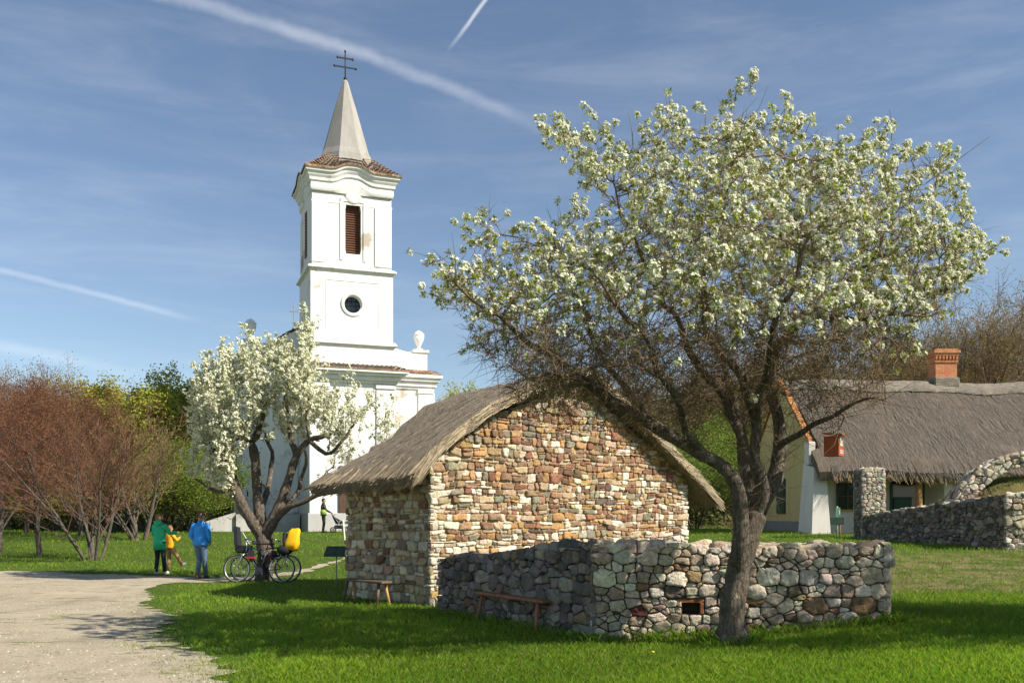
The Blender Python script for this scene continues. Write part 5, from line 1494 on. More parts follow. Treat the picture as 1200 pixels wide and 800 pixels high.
    for a in ((-2.3-pr, -pr, 2.3+pr, dp),):
        for j in range(4):
            t0, t1 = j/4, (j+1)/4; P = []
            for t, lift in ((t0, .045), (t1, 0)):
                e = pr*(1-t)+.0*t; z = 8.72+.32*t+lift; row = [(-2.3-e, dp, z)]
                row += [(-2.3-e, y, z+.02*math.sin(y*30)) for y in np.linspace(dp-.3, -e, 20)]
                row += [(x, -e, z+.022*math.sin(x*24)) for x in np.linspace(-2.3-e, 2.3+e, 70)]
                row += [(2.3+e, y, z+.02*math.sin(y*30)) for y in np.linspace(-e, dp-.3, 20)]+[(2.3+e, dp, z)]; P.append(row)
            mb.grid(P, smooth=False)
        mb.box((-2.3-pr+.01, -pr+.01, 8.66), (2.3+pr-.01, dp-.01, 8.74))
    mb.build('tile_weathering', M_tile, ch)
    # ---- nave
    nw, v0, v1 = 5.69, dp, 31.
    mb = MB(); mb.box((-nw, v0, -1.2), (nw, v1, 8.4)); ring_boxes(mb, -nw, nw, v0, v1, [(8.4, 8.55, .10), (8.55, 8.85, .20), (8.85, 9.05, .36), (9.05, 9.28, .5)])
    for x0, x1 in ((-nw, -nw+.9), (nw-.9, nw), (2.35, 3.0), (-3.0, -2.35)): mb.box((x0, v0-.09, .95), (x1, v0+.01, 8.2)); mb.box((x0-.05, v0-.15, 8.15), (x1+.05, v0+.01, 8.41), bev=.02)
    for y in (v0+.1, v0+5.5, v0+11, v0+16.5, v0+22): mb.box((-nw-.16, y, .95), (-nw+.01, y+.8, 8.2)); mb.box((nw-.01, y, .95), (nw+.16, y+.8, 8.2))
    # attic with swept shoulders
    for s_ in (-1, 1):
        pts = [(2.2, 9.28), (5.37, 9.28), (5.37, 10.62), (4.55, 10.62)]+[(4.55-(2.35)*t, 10.62+.95*t**2.2) for t in np.linspace(.08, 1, 9)]
        pts = [(s_*x, z) for x, z in pts]; 
        if s_ < 0: pts = pts[::-1]
        mb.hexa([(x, v0+.05, z) for x, z in pts], [(x, v0+.75, z) for x, z in pts])
        mb.box((s_*4.45, v0-.03, 10.62), (s_*5.47, v0+.83, 10.80), bev=.02)
    mb.build('nave', M_white, ch)
    mb = MB(); mb.box((-nw-.12, v0-.12, -1.2), (nw+.12, v1+.1, .93), bev=.03); mb.box((-2.42, -.14, -1.2), (2.42, dp-.2, .95), bev=.03); mb.build('plinth', M_churchplinth, ch)
    mb = MB(); rz = 13.3
    e = nw+.5
    for s_ in (-1, 1):
        nrow = 22
        for j in range(nrow):
            P = []
            for jj, lift in ((j, .05), (j+1, 0)):
                t = jj/nrow; x = s_*e*(1-t); z = 9.3+(rz-9.3)*t+lift; P.append([(x, v, z) for v in np.linspace(v0+.8, v1+.3, 12)])
            mb.grid(P, smooth=False)
    mb.add([(-e+.3, v0+.79, 9.3), (e-.3, v0+.79, 9.3), (0, v0+.79, rz-.15)], [(0, 1, 2)], 1); mb.add([(-e+.3, v1+.28, 9.3), (e-.3, v1+.28, 9.3), (0, v1+.28, rz-.15)], [(0, 1, 2)], 1)
    mb.build('nave_roof', [M_tile, M_white], ch)
    for s_ in (-1, 1):
        P = []; mb = MB()
        for j in range(4):
            for jj, lift in ((j, .04), (j+1, 0)):
                t = jj/4; P.append([(s_*x, v0-.52*(1-t), 9.3+.28*t+lift+.018*math.sin(x*26)) for x in np.linspace(2.31, nw+.5*(1-t)+.0, 40)])
        mb.grid(P, smooth=False); mb.box((s_*2.32, v0-.5, 9.24), (s_*(nw+.49), v0, 9.31)); mb.build('tile_weathering', M_tile, ch)
    for s_ in (-1, 1):
        mb = MB(); mb.lathe([(.24, 0), (.24, .1), (.12, .15), (.10, .26), (.16, .34), (.30, .66), (.33, .84), (.28, .88), (.34, .92), (.34, .98), (.28, 1.02), (.20, 1.14), (.06, 1.2), (.0, 1.26)], 18, 0, (s_*4.93, v0+.4, 10.8), True); mb.build('urn', M_white, ch)
    mb = MB(); mb.tube([(0, 24, 13.2), (0, 24, 17.4)], .04, 6); mb.lathe([(.5, 13.1), (.45, 13.9), (.06, 15.6)], 8, 0, (0, 24, 0), False); mb.box((-.35, 23.97, 16.7), (.35, 24.03, 16.77)); mb.build('ridge_finial', simple('grey_metal', (.2, .21, .23), .5, .2), ch)
    # sacristy and entrance terrace at the left
    mb = MB(); mb.box((-8.1, 12, -1.2), (-nw+.02, 20, 7.2)); ring_boxes(mb, -8.1, -nw-.05, 12, 20, [(7.2, 7.5, .15)])
    for x in (-8.1, -7.0): mb.box((x, 11.9, -.5), (x+.35, 12.01, 7.1))
    mb.hexa([(-8.3, 11.8, 7.5), (-nw, 11.8, 7.5), (-nw, 20.2, 7.5), (-8.3, 20.2, 7.5)], [(-nw-.3, 12.5, 8.3), (-nw, 12.5, 8.35), (-nw, 19.5, 8.35), (-nw-.3, 19.5, 8.3)]); mb.build('sacristy', M_white, ch)
    mb = MB(); mb.hexa([(-5.9, 2.2, -1.2), (-2.5, 2.2, -1.2), (-2.5, 4.16, -1.2), (-5.9, 4.16, -1.2)], [(-5.9, 2.2, .90), (-2.5, 2.2, .90), (-2.5, 4.16, .90), (-5.9, 4.16, .90)])
    mb.hexa([(-8.2, 2.4, -1.2), (-5.91, 2.4, -1.2), (-5.91, 3.9, -1.2), (-8.2, 3.9, -1.2)], [(-8.2, 2.4, .25), (-5.91, 2.4, 1.0), (-5.91, 3.9, 1.0), (-8.2, 3.9, .25)])
    mb.build('entrance_terrace', M_churchplinth, ch)
    mb = MB(); mb.box((.0-.75, -.10, .96), (.75, -.0, 3.5), bev=.02); d = mb.build('main_door', simple('old_door', (.10, .055, .035), .7, .3, 6, .2), ch)
build_church()

# ------------------------------------------------------------------ thatched cottage
def build_cottage():
    rng = np.random.default_rng(8)
    ox, oy, oz = 11.14, 35.0, 1.0
    ct = thing('thatched_cottage', 'long whitewashed cottage with a grey thatched roof and an ochre gable end', 'cottage', (ox, oy, oz))
    xe = 19.
    mb = MB(); mb.box((.42, 0, -.6), (xe, .4, 2.85)); mb.box((.42, 7.6, -.6), (xe, 8, 2.85)); mb.box((xe-.4, .4, -.6), (xe, 7.6, 2.85))
    mb.box((4.45, -1.15, -.3), (4.75, -.0, 2.3)) 
    mb.build('long_wall', M_whitec, ct)
    mb = MB(); ga = [(0, -.6), (8, -.6), (8, 3.3), (4, 6.05), (0, 3.3)]
    mb.hexa([(0, y, z) for y, z in ga], [(.42, y, z) for y, z in ga]); mb.build('gable_wall', M_yellow, ct)
    mb = MB(); mb.box((-.06, -.02, -.7), (.1, 8.05, .42)); mb.build('plinth', M_plinth, ct)
    # buttress pier at the front corner
    mb = MB(); mb.hexa([(-.52, -1.7, -.6), (.22, -1.7, -.6), (.22, -.01, -.6), (-.52, -.01, -.6)], [(-.28, -1.25, 2.35), (.14, -1.25, 2.35), (.14, -.01, 2.55), (-.28, -.01, 2.55)])
    mb.box((-.26, -.55, 2.5), (-.01, -.02, 3.35), bev=.02); mb.build('corner_buttress', M_whitec, ct)
    # clay coping on the gable
    mb = MB()
    for s_ in (-1, 1):
        k = 12
        for i in range(k):
            t0, t1 = i/k, (i+1)/k+.012; P = []
            for t, l in ((t0, .05), (t1, .0)):
                y = 4+s_*(-4.25+4.25*t) if s_ > 0 else 4+(4.25-4.25*t); z = 3.18+3.05*t+.05
                P.append((y, z+l))
            (ya, za), (yb, zb) = P
            mb.hexa([(-.08, ya, za-.14), (.12, ya, za-.14), (.12, yb, zb-.14), (-.08, yb, zb-.14)], [(-.08, ya, za), (.12, ya, za), (.12, yb, zb), (-.08, yb, zb)])
    mb.build('gable_coping', M_tilebright, ct)
    # windows and doors
    mb = MB(); mb.box((.98, -.045, .90), (1.70, .0, 1.82)); wn = mb.build('window', M_glass, ct)
    mb = MB()
    for a in (.94, 1.31, 1.68): mb.box((a, -.10, .88), (a+.05, -.046, 1.84))
    for z in (.86, 1.34, 1.80): mb.box((.94, -.095, z), (1.73, -.047, z+.045))
    mb.build('frame', M_green, wn)
    mb = MB(); mb.box((.92, -.14, .80), (1.75, -.002, .859)); mb.build('sill', M_woodnew, wn)
    mb = MB(); mb.box((3.02, -.04, 0), (4.12, .0, 1.98)); dr = mb.build('door', M_glass, ct)
    mb = MB(); mb.box((3.05, -.12, 0), (3.72, -.041, 1.28), bev=.015); mb.box((3.0, -.13, 1.285), (3.75, -.041, 1.33)); mb.build('lower_leaf', M_green, dr)
    mb = MB(); mb.box((2.94, -.12, 0), (3.0, -.001, 2.05)); mb.box((4.13, -.12, 0), (4.19, -.001, 2.05)); mb.box((3.0, -.12, 1.985), (4.13, -.001, 2.05)); mb.build('frame', M_green, dr)
    for x in (8.2, 12.5):
        mb = MB(); mb.box((x, -.045, .90), (x+.75, .0, 1.82)); wn = mb.build('window', M_glass, ct)
        mb = MB()
        for a in (x-.04, x+.34, x+.72): mb.box((a, -.10, .88), (a+.05, -.046, 1.84))
        mb.build('frame', M_green, wn)
    mb = MB(); mb.box((-.05, 3.2, .72), (.0-.001, 4.35, 2.15)); wn = mb.build('shutter', M_green, ct)
    mb = MB()
    for i in range(14): mb.box((-.085, 3.24, .78+i*.098), (-.051, 4.31, .83+i*.098))
    mb.build('slats', M_green, wn)
    for x in (3.45, 7.2, 11., 15.):
        mb = MB(); mb.tube([(x, -1.35, -.4), (x, -1.35, 2.25)], .115, 10); mb.box((x-.15, -1.5, 2.0), (x+.15, -1.2, 2.12), bev=.02); mb.build('porch_post', simple('honey_post', (.42, .22, .08), .7, .3, 10, .3), ct)
    mb = MB(); mb.box((.3, -1.43, 2.16), (xe, -1.27, 2.34)); mb.build('eave_beam', M_wood, ct)
    # thatch
    x0, x1 = .16, xe+.5; prof = []
    for t in np.linspace(0, 1, 26): 
        y = -1.78+(4+1.78)*t; z = 2.22+(6.02-2.22)*t**.93-.08*math.exp(-t/.03); prof.append((y, z))
    prof += [(8-(y), z) for y, z in prof[-2::-1]]
    xs = np.linspace(x0, x1, 90); T = []; B = []
    def sag(x): return .07*math.sin(x*.5+.6)+.04*math.sin(x*1.3)
    for x in xs:
        rt, rb = [], []
        for i, (y, z) in enumerate(prof):
            xx = x-(.42 if (y < -.75 and x == xs[0]) else 0)
            nz = .05*mnoise.noise(Vector((x*.9, y*1.2, 3)))+.03*mnoise.noise(Vector((x*3.5, y*3, 7)))
            edge = i in (0, len(prof)-1)
            rt.append((xx, y+(.05*math.sin(x*5)*.5 if edge else 0), z+nz+sag(x)*(1 if not edge else 1.)))
            iy = .14 if i == 0 else -.14 if i == len(prof)-1 else 0
            rb.append((xx, y+iy, z-.34+sag(x)+.03*math.sin(x*7+i)))
        T.append(rt); B.append(rb[::-1])
    mb = MB(); mb.grid(T); mb.grid(B)
    for kk in (0, -1): mb.grid([[r[kk] for r in T], [r[-1-kk if kk == 0 else 0] for r in B]])
    for a, b in ((T[0], B[0][::-1]), (T[-1], B[-1][::-1])): mb.grid([a, b])
    rf = mb.build('thatched_roof', M_thatch2, ct)
    n = 11000; V = []; Fc = []; C = []
    ys = np.array([p[0] for p in prof[:26]]); zs = np.array([p[1] for p in prof[:26]])
    for i in range(n):
        x = rng.uniform(x0, x1-.3 if i % 3 else 9); m = rng.uniform()
        y = rng.uniform(-1.6, 3.8); ln = rng.uniform(.3, .7)
        if m > .8: y = rng.uniform(-1.75, -1.3); ln = rng.uniform(.25, .4)
        y2 = y-ln*.83; lift = rng.uniform(.0, .03)
        z = np.interp(y, ys, zs)+sag(x)+.03; z2 = np.interp(max(y2, -1.8), ys, zs)+sag(x)+lift-(max(0, -1.8-y2)*.8); 
        if m > .8: dz = rng.uniform(-.34, 0); z += dz; z2 += dz; y2 = max(y2, -2.0)
        x2 = x+rng.normal(0, .06); w = .007*rng.uniform(.6, 1.5)
        o = len(V); V += [(x-w, y, z), (x+w, y, z), (x2+w*.5, y2, z2), (x2-w*.5, y2, z2)]; Fc.append((o, o+1, o+2, o+3))
        c = np.array((.40, .27, .13))*rng.uniform(.5, 1.2) if (m > .8 and dz < -.2) else np.array((.18, .15, .12))*rng.uniform(.6, 1.2); C += [c]*4
    link('loose_reeds', mesh_np('loose_reeds', np.array(V), quads=Fc, mats=[M_straw], col=np.array(C), smooth=False), rf)
    # ridge roll
    mb = MB(); P = []
    for x in np.linspace(x0-.05, x1, 160):
        sc = .08*math.sin(x*2.9)+.03*math.sin(x*9); row = []
        for a, b in ((-.62+sc*.6, -.40+sc*.3), (-.6+sc*.6, -.28+sc*.3), (-.4, -.08), (-.22, .07), (0, .13), (.22, .07), (.4, -.08), (.62, -.40)):
            row.append((x, 4+a, 6.10+b+sag(x)+.02*mnoise.noise(Vector((x*4, a*5, 1)))))
        P.append(row)
    mb.grid(P); mb.build('ridge_roll', thatch('ridge_reed', (.40, .35, .28), (.15, .125, .095), (.3, 1, .6), .6), rf)
    # chimney
    xc = (1104.5-600)/F*39-ox; mb = MB(); yc = 4.0
    mb.box((xc-.44, yc-.34, 5.3), (xc+.44, yc+.34, 6.95)); mb.box((xc-.48, yc-.38, 6.95), (xc+.48, yc+.38, 7.04)); mb.box((xc-.45, yc-.35, 7.04), (xc+.45, yc+.35, 7.22))
    for i in range(7): mb.box((xc-.46+i*.14, yc-.42, 7.07), (xc-.46+i*.14+.07, yc-.351, 7.2))
    mb.box((xc-.50, yc-.42, 7.22), (xc+.50, yc+.42, 7.32)); mb.box((xc-.54, yc-.46, 7.32), (xc+.54, yc+.46, 7.45)); mb.box((xc-.46, yc-.38, 7.45), (xc+.46, yc+.38, 7.5)); c = mb.build('chimney', M_brick, rf)
    mb = MB(); mb.box((xc-.52, yc-.45, 5.9), (xc+.52, yc+.45, 6.33), bev=.05); mb.build('chimney_collar', MATS['ridge_reed'], rf)
build_cottage()

# ------------------------------------------------------------------ benches, signs, nest box, stake
def bench(name, label, a, b, z0, ht, wd, mats, group=None):
    a = np.array(a, float); b = np.array(b, float); c = (a+b)/2; Ln = np.linalg.norm(b-a); ang = math.atan2(*(b-a)[::-1])
    t = thing(name, label, 'bench', (c[0], c[1], z0), ang, group)
    mb = MB(); P = []
    mb.box((-Ln/2, -wd/2, ht-.045), (Ln/2, wd/2, ht), bev=.012); mb.build('seat', mats[0], t)
    for i, (sx, sy) in enumerate(((-1, -1), (-1, 1), (1, -1), (1, 1))):
        mb = MB(); x = sx*(Ln/2-.16); mb.tube([(x+sx*.05, sy*(wd/2+.03), -.05), (x, sy*(wd/2-.05), ht-.046)], [.024, .03], 8); mb.build('leg', mats[1] if (i in (0, 2) and len(mats) > 1) else mats[0], t)
    return t
def ptg(px, py): return groundpt(px, py)
Ub = (JJ-K)/np.linalg.norm(JJ-K); nb = np.array([-Ub[1], Ub[0]]); nb = nb if nb[0] < 0 else -nb
b0 = np.array(ptg(638, 741)); b1 = b0+Ub*1.62
bench('wooden_bench', 'reddish brown plank bench against the shaded side of the grey stone wall', b0-Ub*.12, b1+Ub*.1, float(gz(*((b0+b1)/2))), .46, .26, [M_wood])
c0 = A+S*.62-G*.5; c1 = c0+S*1.3
bench('wooden_bench', 'dark plank bench with pale splayed front legs beside the shaded hut wall', c0, c1, float(gz(*((c0+c1)/2))), .45, .24, [simple('dark_plank', (.15, .095, .06), .75, .3, 12, .3), M_woodnew])

M_signgreen = simple('sign_board_green', (.028, .055, .040), .5, .25, 5); M_signpost = simple('sign_post_grey', (.30, .34, .30), .5, .2, 8, metal=.3)
def lectern():
    x, y = ptg(394, 688); t = thing('info_lectern', 'small tilted dark green information board on a thin post near the hut', 'sign', (x, y, float(gz(x, y))), R(-6))
    mb = MB(); M_ = Matrix.Translation((0, 0, .80)) @ Matrix.Rotation(R(38), 4, 'X')
    mb.box((-.25, -.17, -.012), (.25, .17, .012), M=M_, bev=.004); bd = mb.build('board', M_signgreen, t)
    mb = MB(); rg = random.Random(4)
    for i in range(9):
        yy = .13-i*.03; mb.box((-.21, yy-.005, .0122), (-.21+rg.uniform(.12, .19), yy+.003, .0138), M=M_); mb.box((.02, yy-.005, .0122), (.02+rg.uniform(.1, .18), yy+.003, .0138), M=M_)
    mb.build('faded_lines', simple('faded_line', (.10, .14, .11), .6, .2), bd)
    mb = MB(); mb.tube([(0, .02, -.2), (0, .02, .79)], .014, 8); mb.build('post', M_signpost, t)
lectern()
def signpost():
    Y = 31.; x = (981-600)/F*Y; t = thing('green_signpost', 'green signpost with a pale upper plate in front of the white cottage wall', 'sign', (x, Y, float(gz(x, Y))), R(4))
    s_ = Y/F
    mb = MB(); mb.tube([(0, 0, -.2), (0, 0, 1.02)], .03, 8); mb.build('post', simple('pale_green_post', (.38, .48, .34), .6, .2), t)
    mb = MB(); mb.box((-.25, -.05, .42), (.22, -.032, .66), bev=.006); mb.build('board', M_signgreen, t)
    mb = MB(); mb.box((-.07, -.05, .69), (.09, -.032, .98), bev=.005); pl = mb.build('upper_plate', simple('sign_plate_green', (.12, .26, .17), .5, .3, 9), t)
    mb = MB(); mb.box((.035, -.056, .76), (.075, -.0501, .9)); mb.build('paper_note', simple('pale_paper', (.45, .55, .45), .8, .1), pl)
    mb = MB(); mb.tube([(.13, .04, -.2), (.12, .04, .45)], .022, 6); mb.build('dark_stake', M_wood, t)
signpost()
def nestbox():
    Y = 10.95; c = W(977, 521.5, Y); t = thing('nest_box', 'orange red wooden nest box with a pale front plate hanging in the pear tree', 'nest box', (c[0], c[1], c[2]-.13), R(50))
    red = simple('orange_red_paint', (.42, .09, .03), .55, .15, 9); pale = simple('pale_plate', (.62, .60, .45), .6, .1, 8)
    # local: front faces -y
    mb = MB(); mb.box((-.075, -.09, 0), (.075, .09, .235), bev=.004); mb.build('box_body', red, t)
    mb = MB(); mb.hexa([(-.095, -.135, .238), (.095, -.135, .238), (.095, .10, .262), (-.095, .10, .262)], [(-.095, -.135, .252), (.095, -.135, .252), (.095, .10, .277), (-.095, .10, .277)]); mb.build('lid', red, t)
    mb = MB(); mb.box((-.045, -.096, .115), (.045, -.0905, .225), bev=.002); pl = mb.build('front_plate', pale, t)
    mb = MB(); mb.lathe([(.017, -.0975), (0, -.0976)], 16, 0, (0, 0, .195), False, 'y'); mb.build('entrance_hole', M_iron, pl)
    mb = MB()
    for r_ in range(2):
        for i in range(4): mb.box((-.052+i*.028, -.0945, .03+r_*.026), (-.052+i*.028+.018, -.0905, .03+r_*.026+.017))
    mb.build('number_marks', simple('white_marks', (.7, .6, .52), .6, .05), t)
    mb = MB(); mb.tube([(0, .0, .262), (-.01, .01, .36), (.0, .02, .43)], .004, 5); mb.build('hanger', M_iron, t)
nestbox()
def stake():
    a = W(402, 624, 31); z = float(gz(a[0], 31)); t = MB(); t.tube([(0, 0, 1.35), (.18, -.3, -.1)], .025, 7)
    o = t.build('leaning_stake', simple('white_stake_paint', (.62, .62, .5), .7, .1), None); o.location = (a[0], 31, z)
    setp(o, 'thin white stake leaning in the grass left of the hut', 'stake')
stake()
# ------------------------------------------------------------------ people
SKINM = simple('skin', (.48, .27, .18), .55, .08, 20)
def hand_mb(mb, w, d, side, s=1.):
    """palm and five curled fingers at wrist w pointing along d"""
    w = np.array(w, float); d = np.array(d, float)/np.linalg.norm(d); up = np.array([0, 1., 0]); a = np.cross(d, up); a /= np.linalg.norm(a); b = np.cross(a, d)
    pc = w+d*.045*s
    mb.tube([w, w+d*.03*s, w+d*.085*s], [.022*s, .034*s, .030*s], 8)
    for i, l in enumerate((.062, .072, .068, .052)):
        o = w+d*.08*s+b*(i-1.5)*.017*s; k = o+d*l*.5*s+a*side*.006; e = k+d*l*.42*s+a*side*.024*s
        mb.tube([o, k, e], [.009*s, .0085*s, .006*s], 5)
    o = w+d*.03*s+b*.028*s; mb.tube([o, o+d*.03*s+b*.02*s, o+d*.058*s+b*.022*s+a*side*.012], [.011*s, .010*s, .007*s], 5)
def person(name, label, loc, rot, s, J, jacket, pants, shoes, hair, hood=False, coat_len=.70, face_turn=0., longhair=False, bulk=1., sleeve=None, group=None):
    """J: joints in metres for a 1.75 m body, facing +y"""
    t = thing(name, label, 'person', loc, rot, group); t.scale = (s, s, s)
    P = {k: np.array(v, float) for k, v in J.items()}
    # body: one skinned surface
    names = ['pel', 'bel', 'che', 'nek', 'hd1', 'hd2', 'shL', 'elL', 'wrL', 'shR', 'elR', 'wrR', 'hiL', 'knL', 'anL', 'toL', 'hiR', 'knR', 'anR', 'toR']
    rad = dict(pel=(.13, .10), bel=(.12, .09), che=(.15, .10), nek=(.055, .055), hd1=(.070, .080), hd2=(.072, .085), shL=(.055, .055), elL=(.04, .04), wrL=(.026, .026), shR=(.055, .055), elR=(.04, .04), wrR=(.026, .026),
               hiL=(.085, .085), knL=(.055, .055), anL=(.036, .036), toL=(.03, .03), hiR=(.085, .085), knR=(.055, .055), anR=(.036, .036), toR=(.03, .03))
    E = [('pel', 'bel'), ('bel', 'che'), ('che', 'nek'), ('nek', 'hd1'), ('hd1', 'hd2'), ('che', 'shL'), ('shL', 'elL'), ('elL', 'wrL'), ('che', 'shR'), ('shR', 'elR'), ('elR', 'wrR'), ('pel', 'hiL'), ('hiL', 'knL'), ('knL', 'anL'), ('anL', 'toL'), ('pel', 'hiR'), ('hiR', 'knR'), ('knR', 'anR'), ('anR', 'toR')]
    me = bpy.data.meshes.new('body'); me.from_pydata([tuple(P[k]) for k in names], [(names.index(a), names.index(b)) for a, b in E], [])
    me.materials.append(SKINM); o = link('body', me, t)
    sk = o.modifiers.new('skin', 'SKIN'); ss = o.modifiers.new('sub', 'SUBSURF'); ss.levels = ss.render_levels = 2
    if not me.skin_vertices: bpy.context.view_layer.update()
    if me.skin_vertices:
        for i, k in enumerate(names): me.skin_vertices[0].data[i].radius = rad[k]; me.skin_vertices[0].data[i].use_root = (k == 'pel')
    # face: nose, ears, eyes, lips as one child
    hc = (P['hd1']+P['hd2'])/2; Mf = Matrix.Rotation(face_turn, 3, 'Z'); f = lambda x, y, z: tuple(np.array(Mf @ Vector((x, y, z)))+hc)
    mb = MB(); mb.ell(hc, (.078, .096, .118), 14, 10, M=Mf); mb.ell(f(0, .10, -.01), (.013, .02, .022), 8, 6); mb.ell(f(.08, 0, -.01), (.012, .022, .032), 8, 6); mb.ell(f(-.08, 0, -.01), (.012, .022, .032), 8, 6); mb.build('head', SKINM, t)
    for sx in (-1, 1): mb = MB(); mb.ell(f(sx*.03, .086, .012), (.011, .008, .008), 8, 5); mb.build('eye', simple('dark_feature', (.08, .03, .025), .5, .1), t)
    mb = MB(); mb.ell(f(0, .091, -.052), (.02, .007, .006), 8, 5); mb.build('mouth', simple('dark_feature', (.08, .03, .025), .5, .1), t)
    mb = MB(); g = .5
    rows_ = []
    for i in range(9):
        th = math.pi*.62*i/8; rows_.append([f(.090*math.sin(th)*math.cos(a), -.012+(.106*math.sin(th)*math.sin(a)) if not (math.sin(a) > .3 and i > 5) else .088*math.sin(a)*math.sin(math.pi*.42), .012+.125*math.cos(th) if not (math.sin(a) > .3 and i > 5) else .012+.125*math.cos(math.pi*.62*5/8)) for a in np.linspace(0, 2*math.pi, 19)])
    mb.grid(rows_)
    if longhair: mb.ell(f(0, -.06, -.03), (.085, .07, .12), 12, 8); mb.ell(f(.05, -.03, .0), (.06, .07, .10), 10, 8); mb.ell(f(-.06, -.02, -.02), (.05, .06, .10), 10, 8)
    mb.build('hair', hair, t)
    # trousers
    mb = MB()
    for q in 'LR':
        hi, kn, an = P['hi'+q], P['kn'+q], P['an'+q]; m1 = hi*.5+kn*.5; m2 = kn*.5+an*.5
        mb.tube([hi+np.array([0, 0, .04]), m1, kn, kn*.8+an*.2, m2, an+(an-kn)*.02], [.105*bulk, .092*bulk, .070*bulk, .066*bulk, .066*bulk, .058*bulk], 12)
    pv = P['pel']; mb.lathe([(.05, -.12), (.13, -.07), (.155, .0), (.145, .12)], 16, 0, tuple(pv), True, sx=1.1*bulk, sy=.82*bulk); mb.build('trousers', pants, t)
    # jacket
    mb = MB(); ch, bl, nk = P['che'], P['bel'], P['nek']; sh = (P['shL']+P['shR'])/2
    ringc = []
    top = nk+np.array([0, -.005, .015]); hem = pv+np.array([0, 0, -(coat_len-.62)])
    lev = [(top, .065, .065), (nk*.75+sh*.25+np.array([0, 0, -.01]), .10, .08), (sh+np.array([0, -.005, .03]), .175, .105), (ch, .20, .135), (bl, .188, .135), (pv, .195, .14), (hem, .215, .155), (hem+np.array([0, 0, .008]), .195, .135), (hem+np.array([0, 0, .10]), .15, .1)]
    P_ = []
    for c, rx, ry in lev:
        P_.append([(c[0]+rx*bulk*math.cos(a)*(1+.03*math.sin(5*a+c[2]*9)), c[1]+ry*bulk*math.sin(a)*(1+.05*math.sin(7*a-c[2]*11)), c[2]+.006*math.sin(4*a)) for a in np.linspace(0, 2*math.pi, 25)])
    mb.grid(P_)
    for q in 'LR':
        s0, e0, w0 = P['sh'+q], P['el'+q], P['wr'+q]; m = (s0+e0)/2; m2 = (e0+w0)/2
        mb.tube([s0*.8+sh*.2+np.array([0, 0, .01]), s0, m, e0, m2, w0], [.06*bulk, .078*bulk, .070*bulk, .064*bulk, .058*bulk, .05*bulk], 12)
    mb.tube([nk+np.array([0, .0, -.02]), nk+np.array([0, -.01, .05])], [.085, .072], 12, cap=False)
    if hood: mb.ell(nk+np.array([0, -.09, .0]), (.12, .09, .085), 14, 8)
    jk = mb.build('jacket', jacket, t)
    for q, sd in (('L', 1), ('R', -1)):
        mb = MB(); hand_mb(mb, P['wr'+q], P['wr'+q]-P['el'+q], sd); mb.build('hand', SKINM, t)
    for q in 'LR':
        mb = MB(); an, to = P['an'+q], P['to'+q]; d = (to-an); yaw = math.atan2(d[0], d[1]); pit = math.atan2(d[2]+.055, math.hypot(d[0], d[1]))
        M_ = Matrix.Rotation(-yaw, 3, 'Z') @ Matrix.Rotation(pit, 3, 'X')
        c = an+np.array(M_ @ Vector((0, .055, -.045))); V = MB(); 
        mb.ell(c, (.048, .135, .048), 14, 8, M=M_); mb.tube([an+np.array([0, 0, .05]), an+np.array([0, 0, -.04])], [.05, .052], 10); sh_ = mb.build('shoe', shoes, t)
    return t
def J(**k):
    d = dict(pel=(0, 0, .94), bel=(0, .0, 1.08), che=(0, 0, 1.28), nek=(0, .0, 1.46), hd1=(0, .02, 1.56), hd2=(0, .02, 1.66), shL=(-.17, 0, 1.39), shR=(.17, 0, 1.39), elL=(-.24, -.04, 1.12), elR=(.24, -.04, 1.12), wrL=(-.22, .08, .90), wrR=(.22, .08, .90),
             hiL=(-.09, 0, .90), hiR=(.09, 0, .90), knL=(-.10, .03, .49), knR=(.10, .03, .49), anL=(-.10, -.02, .085), anR=(.10, -.02, .085), toL=(-.12, .13, .03), toR=(.12, .13, .03)); d.update(k); return d
def cloth(n, c, v=.12): return simple(n, c, .85, v, 5, .25, bd=.01)
hbrown = simple('brown_hair', (.055, .03, .018), .6, .3, 25); hgin = simple('light_brown_hair', (.22, .11, .045), .6, .3, 25)
x, y = ptg(235, 678)
person('person', 'person in a bright blue jacket and jeans walking away beside the bicycles', (x, y, float(gz(x, y))), R(-6), .99,
       J(knL=(-.07, .10, .50), anL=(-.03, -.12, .10), toL=(-.03, .02, .03), knR=(.08, .06, .49), anR=(.05, .20, .085), toR=(.06, .35, .03), wrL=(-.20, .14, .96), wrR=(.19, .12, .95), elL=(-.25, -.05, 1.13), elR=(.25, -.05, 1.13)),
       cloth('blue_jacket', (.04, .28, .74)), cloth('blue_jeans', (.10, .16, .24), .3), cloth('brown_shoes', (.12, .035, .02)), hbrown, face_turn=R(-35), bulk=.94)
x, y = ptg(187, 672.5)
person('person', 'person in a long green hooded jacket and dark trousers seen from behind', (x, y, float(gz(x, y))), R(-14), .95,
       J(knL=(-.10, .05, .49), anL=(-.12, .0, .085), knR=(.10, .04, .49), anR=(.13, .06, .085), toR=(.16, .20, .03), elR=(.27, .10, 1.17), wrR=(.30, .34, 1.18), elL=(-.24, .06, 1.13), wrL=(-.14, .26, 1.1), hd1=(-.02, .03, 1.56), hd2=(-.03, .03, 1.66)),
       cloth('green_jacket', (.03, .46, .22)), cloth('black_trousers', (.022, .024, .03)), cloth('white_trainers', (.65, .63, .58)), hgin, hood=True, coat_len=.86, longhair=True, face_turn=R(25), bulk=.9)
x, y = ptg(192, 671)
